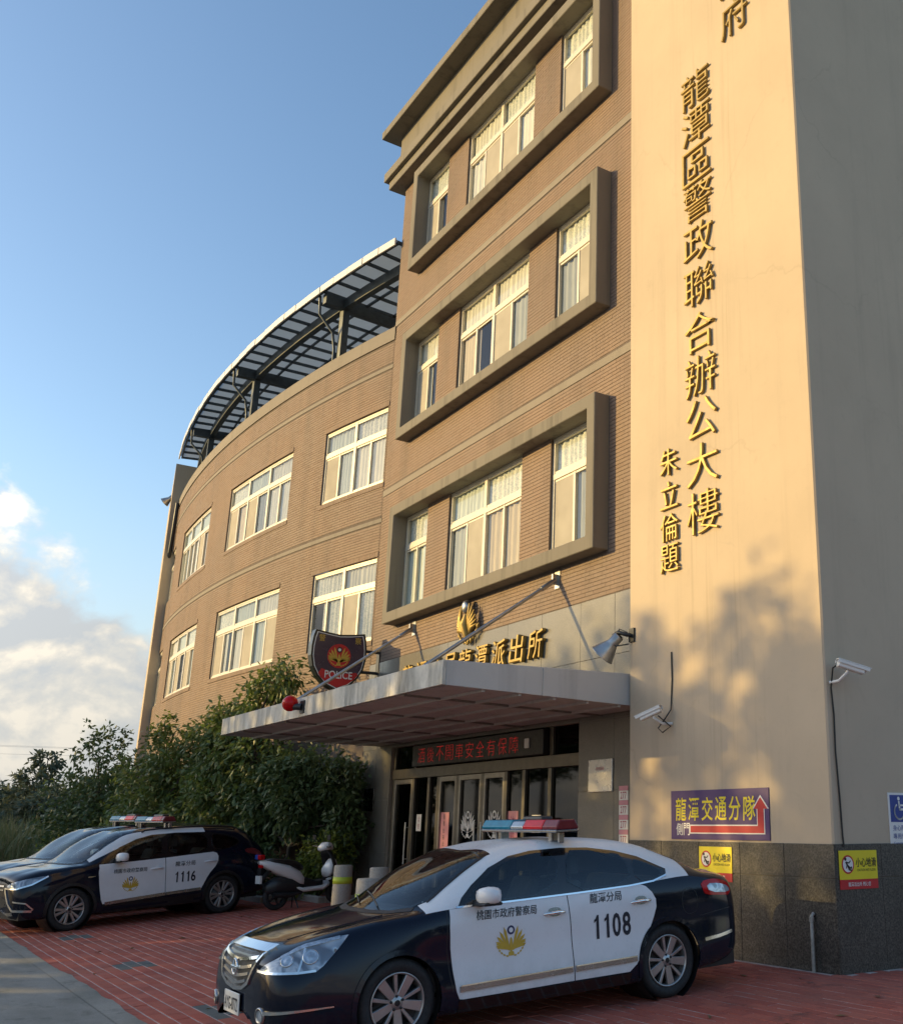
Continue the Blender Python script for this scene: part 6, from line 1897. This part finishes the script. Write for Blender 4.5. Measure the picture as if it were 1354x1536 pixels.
g = MB(); g.add([(-.36, -.06, .50), (-.36, .06, .50), (-.12, .07, .78), (-.12, -.07, .78), (-.34, -.06, .49), (-.34, .06, .49), (-.09, .07, .75), (-.09, -.07, .75)], [(0, 1, 2, 3), (7, 6, 5, 4), (0, 3, 7, 4), (1, 5, 6, 2), (0, 4, 5, 1), (3, 2, 6, 7)]); g.build('rear_mudguard', mat['black'], sc, local=True)
g = MB(); g.box(-.40, -.30, .0, .12, .93, 1.02); r_ = g.build('beacon', mat['blue_lens2'], sc, local=True, bevel=.015)
g = MB(); g.box(-.40, -.30, -.12, -.001, .93, 1.02); g.build('beacon', mat['red_lens'], sc, local=True, bevel=.015)
g = MB(); g.tube([(-.35, 0, .85), (-.35, 0, .93)], .02, 8); g.tube([(-.1, -.13, .28), (.2, -.15, .26), (.45, -.12, .28)], [.05, .05, .025], 10); g.tube([(.35, .0, .3), (.40, -.14, .01)], .012, 6); g.tube([(.35, .0, .3), (.40, .14, .01)], .012, 6); g.build('exhaust', mat['dark_metal'], sc, local=True)
g = MB(); g.box(-.345, -.30, -.07, .07, .78, .84); g.build('tail_light', mat['red_lens'], sc, local=True, bevel=.01)
# ------------------------------------------------------------------ planting
def rand_unit(n, r_):
    v = r_.normal(size=(n, 3)); return v / np.linalg.norm(v, axis=1)[:, None]
def leaves(name, lobes, nclu, per, L_, W_, m, parent, seed, droop=.5, shell=.55, spread=.22, flat_=.5):
    """whorls of single leaves on twig ends spread through the lobes of a crown"""
    r_ = np.random.default_rng(seed)
    vol = np.array([a[3] * a[4] * a[5] for a in lobes]) ** .8; vol /= vol.sum()
    which = r_.choice(len(lobes), nclu, p=vol)
    Lb = np.array(lobes)[which]
    d = rand_unit(nclu, r_); rad = shell + (1 - shell) * r_.random(nclu) ** .6
    rad *= .78 + .45 * r_.random(nclu) ** 1.5
    C = Lb[:, :3] + d * Lb[:, 3:6] * rad[:, None]
    out = d * .8 + np.array([0, 0, .35]); out /= np.linalg.norm(out, axis=1)[:, None]
    n = nclu * per
    c = np.repeat(C, per, 0) + r_.normal(size=(n, 3)) * spread * .45
    o = np.repeat(out, per, 0)
    dr = rand_unit(n, r_) * .9 + o * .75 + np.array([0, 0, -droop]); dr /= np.linalg.norm(dr, axis=1)[:, None]
    up = rand_unit(n, r_) * .7 + o * .4 + np.array([0, 0, flat_])
    sd_ = np.cross(dr, up); sd_ /= np.linalg.norm(sd_, axis=1)[:, None] + 1e-9
    nm = np.cross(sd_, dr)
    l = L_ * r_.uniform(.6, 1.25, n)[:, None]; w = W_ * r_.uniform(.7, 1.2, n)[:, None]
    a = c; tip = c + dr * l - np.array([0, 0, 1]) * l * .12
    m1 = c + dr * l * .45 + sd_ * w * .5 - nm * w * .12; m2 = c + dr * l * .45 - sd_ * w * .5 - nm * w * .12
    mid = c + dr * l * .5 + nm * l * .03
    V = np.stack([a, m1, tip, m2], 1).reshape(-1, 3)
    Fq = np.arange(n * 4).reshape(-1, 4)
    return np_mesh(name, V, Fq, m, parent)
def tree(name, label, base, lobes, nclu, per, L_, W_, m, seed, trunk=.09, group=None, cat='tree', young=0, **kw):
    t = thing(name, label, cat, base, None, group)
    r_ = random.Random(seed)
    g = MB(); b = Vector(base)
    top = max(l[2] + l[5] * .3 for l in lobes); zc = sum(l[2] for l in lobes) / len(lobes)
    cx_ = sum(l[0] for l in lobes) / len(lobes); cy_ = sum(l[1] for l in lobes) / len(lobes)
    fork = Vector((b.x * .6 + cx_ * .4, b.y * .6 + cy_ * .4, b.z + (zc - b.z) * .55))
    mid = (b + fork) / 2 + Vector((r_.uniform(-.08, .08), r_.uniform(-.08, .08), 0))
    g.tube([b - Vector((0, 0, .1)), b + Vector((0, 0, .15)), mid, fork], [trunk * 1.5, trunk * 1.1, trunk * .9, trunk * .75], 9)
    for l in lobes:
        c = Vector(l[:3]); k = (fork + c) / 2 + Vector((r_.uniform(-.2, .2), r_.uniform(-.2, .2), .15))
        g.tube([fork, k, c], [trunk * .6, trunk * .4, trunk * .2], 7)
        for q in range(4):
            e_ = c + Vector((r_.uniform(-1, 1) * l[3], r_.uniform(-1, 1) * l[4], r_.uniform(-.4, 1) * l[5])) * .8
            g.tube([c, (c + e_) / 2 + Vector((0, 0, .08)), e_], [trunk * .2, trunk * .13, trunk * .05], 5)
    g.build('trunk', mat['bark'], t)
    leaves('crown', lobes, nclu, per, L_, W_, m, t, seed, **kw)
    if young: leaves('young_growth', [(a[0], a[1], a[2] + a[5] * .25, a[3], a[4], a[5]) for a in lobes], young, per, L_ * .9, W_, mat['leaf_bright'], t, seed + 500, **kw)['kind'] = 'stuff'
    return t
def lobe(x, y, z, rx, ry=None, rz=None): return (x, y, z, rx, ry or rx, rz or rx)
GS = 'leafy trees in front of the wing'
gb = gz(6) - .02
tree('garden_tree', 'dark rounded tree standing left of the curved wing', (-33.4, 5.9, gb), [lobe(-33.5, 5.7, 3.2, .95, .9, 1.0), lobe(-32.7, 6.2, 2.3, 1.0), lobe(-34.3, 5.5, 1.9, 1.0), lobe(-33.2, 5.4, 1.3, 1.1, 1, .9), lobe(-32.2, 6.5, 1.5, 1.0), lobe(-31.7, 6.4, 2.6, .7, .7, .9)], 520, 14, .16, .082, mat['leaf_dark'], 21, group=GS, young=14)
tree('garden_tree', 'glossy leaved tree rising before the wing behind the 1116 vehicle', (-28.6, 6.6, gb), [lobe(-28.6, 6.4, 3.3, .5, .5, .85), lobe(-28.0, 6.7, 2.7, .9), lobe(-29.2, 6.3, 2.4, .95), lobe(-28.4, 6.2, 1.6, 1.1, 1, .9), lobe(-29.8, 6.5, 1.3, 1.0), lobe(-27.3, 6.9, 1.6, .9)], 600, 14, .165, .075, mat['leaf'], 22, group=GS, droop=.75, young=45)
tree('garden_tree', 'tallest leafy tree showing above the canopy left end', (-26.0, 7.5, gb), [lobe(-26.2, 7.3, 3.9, .7, .6, .5), lobe(-25.4, 7.6, 4.35, .6, .5, .5), lobe(-24.7, 7.7, 4.7, .55, .42, .42), lobe(-26.0, 7.3, 3.2, 1.0, .8, .9), lobe(-25.0, 7.6, 3.1, .95, .7, .9), lobe(-26.3, 7.2, 2.0, 1.0, .8, .9), lobe(-25.2, 7.5, 1.8, 1.0, .7, .9), lobe(-24.1, 7.8, 4.85, .45, .35, .4), lobe(-27.2, 7.0, 3.55, .7, .6, .5), lobe(-26.6, 7.2, 3.0, .8, .7, .7)], 760, 14, .17, .076, mat['leaf'], 23, group=GS, droop=.8, young=70)
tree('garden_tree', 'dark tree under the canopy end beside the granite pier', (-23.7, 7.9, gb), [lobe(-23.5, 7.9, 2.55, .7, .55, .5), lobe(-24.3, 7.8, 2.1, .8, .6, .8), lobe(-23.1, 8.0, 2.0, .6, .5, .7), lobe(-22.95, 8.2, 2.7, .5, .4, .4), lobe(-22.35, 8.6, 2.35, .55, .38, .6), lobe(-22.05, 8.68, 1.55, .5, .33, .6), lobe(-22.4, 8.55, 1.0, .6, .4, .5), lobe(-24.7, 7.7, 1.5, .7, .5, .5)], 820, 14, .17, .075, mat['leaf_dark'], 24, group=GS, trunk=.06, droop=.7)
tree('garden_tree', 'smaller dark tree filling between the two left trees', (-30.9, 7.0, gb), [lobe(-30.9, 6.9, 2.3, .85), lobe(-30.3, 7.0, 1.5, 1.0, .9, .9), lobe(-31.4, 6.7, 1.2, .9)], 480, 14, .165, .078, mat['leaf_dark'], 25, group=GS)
GB = 'low shrubs along the planting bed'
tree('shrub', 'sunny yellow green shrub beside the scooter handlebar', (-22.3, 8.35, gb), [lobe(-22.35, 8.3, .80, .42, .35, .45), lobe(-21.95, 8.4, .95, .38, .32, .42), lobe(-22.6, 8.1, .45, .45, .35, .4)], 260, 12, .12, .055, mat['leaf_bright'], 31, trunk=.02, group=GB, cat='shrub')
tree('shrub', 'bright green shrub left of the second vehicle light bar', (-32.0, 4.9, gb), [lobe(-32.0, 4.9, .65, .65, .5, .5), lobe(-31.2, 5.1, .75, .55, .5, .45), lobe(-30.3, 5.4, .6, .55, .5, .45)], 280, 12, .13, .06, mat['leaf_bright'], 32, trunk=.02, group=GB, cat='shrub')
tree('shrub', 'low dark shrub behind the tail of the 1116 vehicle', (-23.6, 7.55, gb), [lobe(-23.6, 7.5, .5, .7, .4, .5), lobe(-24.6, 7.4, .5, .7, .4, .5), lobe(-25.8, 7.0, .6, .8, .4, .55)], 260, 12, .13, .055, mat['leaf_dark'], 33, trunk=.02, group=GB, cat='shrub')
# bed with kerb
g = MB(); g.box(-46, -25.9, 6.9 - 2.0, 9.5, -.3, gb + .03); g.box(-25.9, -22.75, 7.35, 9.3, -.3, gb + .032); g.box(-22.75, -21.5, 8.1, 9.15, -.3, gb + .034); tag(g.build('planting_bed', mat['soil']), kind='structure')
g = MB(); g.box(-25.9, -22.62, 7.22, 7.348, -.3, gz(7.3) + .12); g.box(-22.748, -22.62, 7.349, 7.97, -.3, gz(8) + .12); g.box(-22.748, -21.40, 7.971, 8.098, -.3, gz(8) + .121); g.box(-21.5, -21.40, 8.099, 9.14, -.3, gz(8) + .12)
tag(g.build('bed_kerb', mat['bollard'], bevel=.015), kind='structure')
# reeds at the far left
def reeds(name, x0, x1, y0, y1, n, h0, h1, m, seed, label):
    r_ = np.random.default_rng(seed)
    k = 5
    x = r_.uniform(x0, x1, n); y = r_.uniform(y0, y1, n); cl = np.sin(x * 1.7) * np.cos(y * 1.3) * .25 + .85
    h = r_.uniform(h0, h1, n) * cl; a = r_.uniform(0, 2 * np.pi, n); bend = r_.uniform(.15, .75, n)
    V = []
    for j in range(k):
        t = j / (k - 1)
        cx2 = x + np.cos(a) * bend * h * t ** 2 * .6; cy2 = y + np.sin(a) * bend * h * t ** 2 * .6; z = gb + h * (t - .28 * bend * t ** 3)
        w = .022 * (1 - t) + .003
        for sg in (-1, 1): V.append(np.stack([cx2 - np.sin(a) * w * sg, cy2 + np.cos(a) * w * sg, z], 1))
    V = np.stack(V, 1).reshape(-1, 3)
    base = (np.arange(n) * 2 * k)[:, None, None]
    q = np.array([(2 * j, 2 * j + 1, 2 * j + 3, 2 * j + 2) for j in range(k - 1)])[None]
    o = np_mesh(name, V, (base + q).reshape(-1, 4), m, None, kind='stuff')
    return tag(o, label, 'grass')
reeds('tall_grass', -50, -33.5, 1.6, 6.4, 7000, 1.2, 2.15, mat['reed'], 5, 'tall pale reeds growing wild at the far left')
reeds('short_grass', -60, -25.8, 2.8, 7.2, 5000, .15, .5, mat['reed'], 6, 'short rough grass round the planting bed')
GD = 'distant trees at the left edge'
for k, (x, y, h, w, lab) in enumerate(((-76, 9.6, 5.6, 2.6, 'hazy distant tree with a small round top knot'), (-84, 7.0, 5.0, 3.0, 'low distant tree at the left picture edge'), (-70, 11.6, 4.6, 2.4, 'distant bushy tree just left of the garden trees'), (-92, 11, 5.0, 4.0, 'broad distant tree farthest from the station'), (-62, 5.0, 2.7, 2.4, 'low distant thicket behind the reeds'), (-64, 9.0, 3.6, 2.4, 'mid distance bush between reeds and trees'))):
    lb = [lobe(x, y, h * .62, w * .6, w * .6, h * .28), lobe(x + w * .5, y + w * .3, h * .45, w * .55, w * .5, h * .3), lobe(x - w * .6, y - .5, h * .42, w * .6, w * .5, h * .3), lobe(x, y - .4, h * .25, w * .8, w * .6, h * .22)]
    if k == 0: lb.append(lobe(x + .3, y + .4, h * .97, .7))
    tree('distant_tree', lab, (x, y, -.35), lb, 420, 12, .40, .16, mat['leaf_far'], 60 + k, trunk=.14, group=GD)
# two wires on poles beyond
pw = thing('power_line', 'thin utility wires crossing the sky at the far left', 'power line', (-95, -40, -.3))
for y in (-40, 45):
    g = MB(); g.tube([(-95, y, -.3), (-95, y, 8.4)], [.16, .11], 10); g.box(-95.7, -94.3, y - .06, y + .06, 7.6, 7.75); g.build('pole', mat['bollard'], pw)
for dx, z0 in ((-.6, 7.8), (.6, 7.8), (0, 7.2)):
    g = MB(); g.tube([(-95 + dx, -40 + 85 * k / 12, z0 - 4 * .5 * (k / 12) * (1 - k / 12)) for k in range(13)], .007, 5); g.build('wire', mat['steel'], pw)
# street trees across the road: they stand behind the camera and shade the court
GT = 'street trees across the road'
r_ = random.Random(4)
for k, (x, y, h, lab) in enumerate(((4.5, 22, 6.5, 'unseen tree added for dark car reflections, nearest to the tower'), (9, 19.5, 6.2, 'unseen tree added for dark car reflections, second from the tower'), (13.5, 16.5, 6.6, 'unseen tree added for dark car reflections, third from the tower'), (17.5, 13, 6.0, 'unseen tree added for dark car reflections, farthest from the tower'))):  # out of view, added only so the sedan's paint reflects something dark
    tree('reflection_tree', lab, (x, y, -.35), [lobe(x, y, h - 1.6, 2.5, 2.6, 1.6), lobe(x, y - .8, h - 3.2, 2.4, 2.6, 1.7), lobe(x, y + .9, h - 4.4, 2.2, 2.6, 1.5)], 500, 11, .36, .17, mat['leaf_dark'], 130 + k, trunk=.15, group='unseen trees added to darken car reflections', shell=.3, spread=.6)
heights = [(-97, 11.4), (-92, 11.6), (-87, 11.3), (-82, 11.5), (-77, 11.4), (-72, 11.6), (-67, 11.3), (-62, 11.5), (-57, 11.4), (-52.3, 11.5), (-47.6, 11.6), (-43, 11.7), (-38.6, 12.0), (-34.0, 13.15), (-29.6, 12.7), (-25.2, 12.4)]
names_ = ['first', 'second', 'third', 'fourth', 'fifth', 'sixth', 'seventh', 'eighth', 'ninth', 'tenth', 'eleventh', 'twelfth', 'thirteenth', 'fourteenth', 'fifteenth', 'sixteenth', 'seventeenth', 'eighteenth']
for k, (x, h) in enumerate(heights):
    y = -20 + r_.uniform(-.6, .6)
    lb = [lobe(x + r_.uniform(-.6, .6), y, h - 1.3, 1.5, 1.4, 1.1), lobe(x - 1.2, y + .3, h - 2.6, 1.8, 1.5, 1.5), lobe(x + 1.2, y - .2, h - 2.8, 1.8, 1.5, 1.5), lobe(x, y, h - 4.2, 2.4, 1.9, 1.6), lobe(x - 1.2, y, h - 5.6, 2.1, 1.8, 1.4), lobe(x + 1.3, y, h - 5.7, 2.1, 1.8, 1.4)]
    if k in (13, 14): lb.pop(3)
    for q in range(7): lb.append(lobe(x + r_.uniform(-2.3, 2.3), y + r_.uniform(-.6, .6), h - 1.1 + r_.uniform(-.9, .55), r_.uniform(.45, .85), .7, r_.uniform(.4, .7)))
    tree('street_tree', 'tall street tree across the road, %s along the row' % names_[k], (x, y, Z_ROAD - .1), lb, 215, 26, .30, .17, mat['leaf_dark'], 90 + k, trunk=.2, group=GT, shell=.45, spread=.44)

# the poured edge of the road laps unevenly over the first row of pavers
r2 = np.random.default_rng(3)
xs_ = np.linspace(-40, 6, 240); w_ = np.cumsum(r2.normal(0, .012, 240)); w_ -= np.linspace(w_[0], w_[-1], 240); yb_ = 2.60 + np.clip(w_, -.05, .09) + r2.normal(0, .004, 240)
V = []; Fq = []
for i, (x, y) in enumerate(zip(xs_, yb_)): V += [(x, 2.40, Z_ROAD + .006), (x, 2.55, gz(2.55) + .007), (x, y, gz(y) + .006), (x, y + .006, gz(y) - .004)]
for i in range(239):
    for k in range(3): Fq.append((4 * i + k, 4 * i + 4 + k, 4 * i + 5 + k, 4 * i + k + 1))
np_mesh('concrete_lip', np.array(V), np.array(Fq), mat['road'], road)
# a few dry leaves blown over the court
n = 170
xy = np.stack([r2.uniform(-24, -3, n), r2.uniform(2.8, 8.6, n)], 1); V = []
for (x, y) in xy:
    a = r2.uniform(0, 6.28); l = r2.uniform(.03, .075); c, s_ = math.cos(a) * l, math.sin(a) * l; z = gz(y) + .006
    V += [(x - c, y - s_, z), (x - s_ * .35, y + c * .35, z + r2.uniform(0, .02)), (x + c, y + s_, z + r2.uniform(0, .012)), (x + s_ * .35, y - c * .35, z + r2.uniform(0, .02))]
lf = np_mesh('leaf_litter', np.array(V), np.arange(n * 4).reshape(-1, 4), leaf_mat('dry_leaf', [(.12, .07, .03), (.20, .13, .05), (.16, .14, .05)], .8, .1), None, kind='stuff')
tag(lf, 'dry fallen leaves scattered over the red paving', 'leaves')
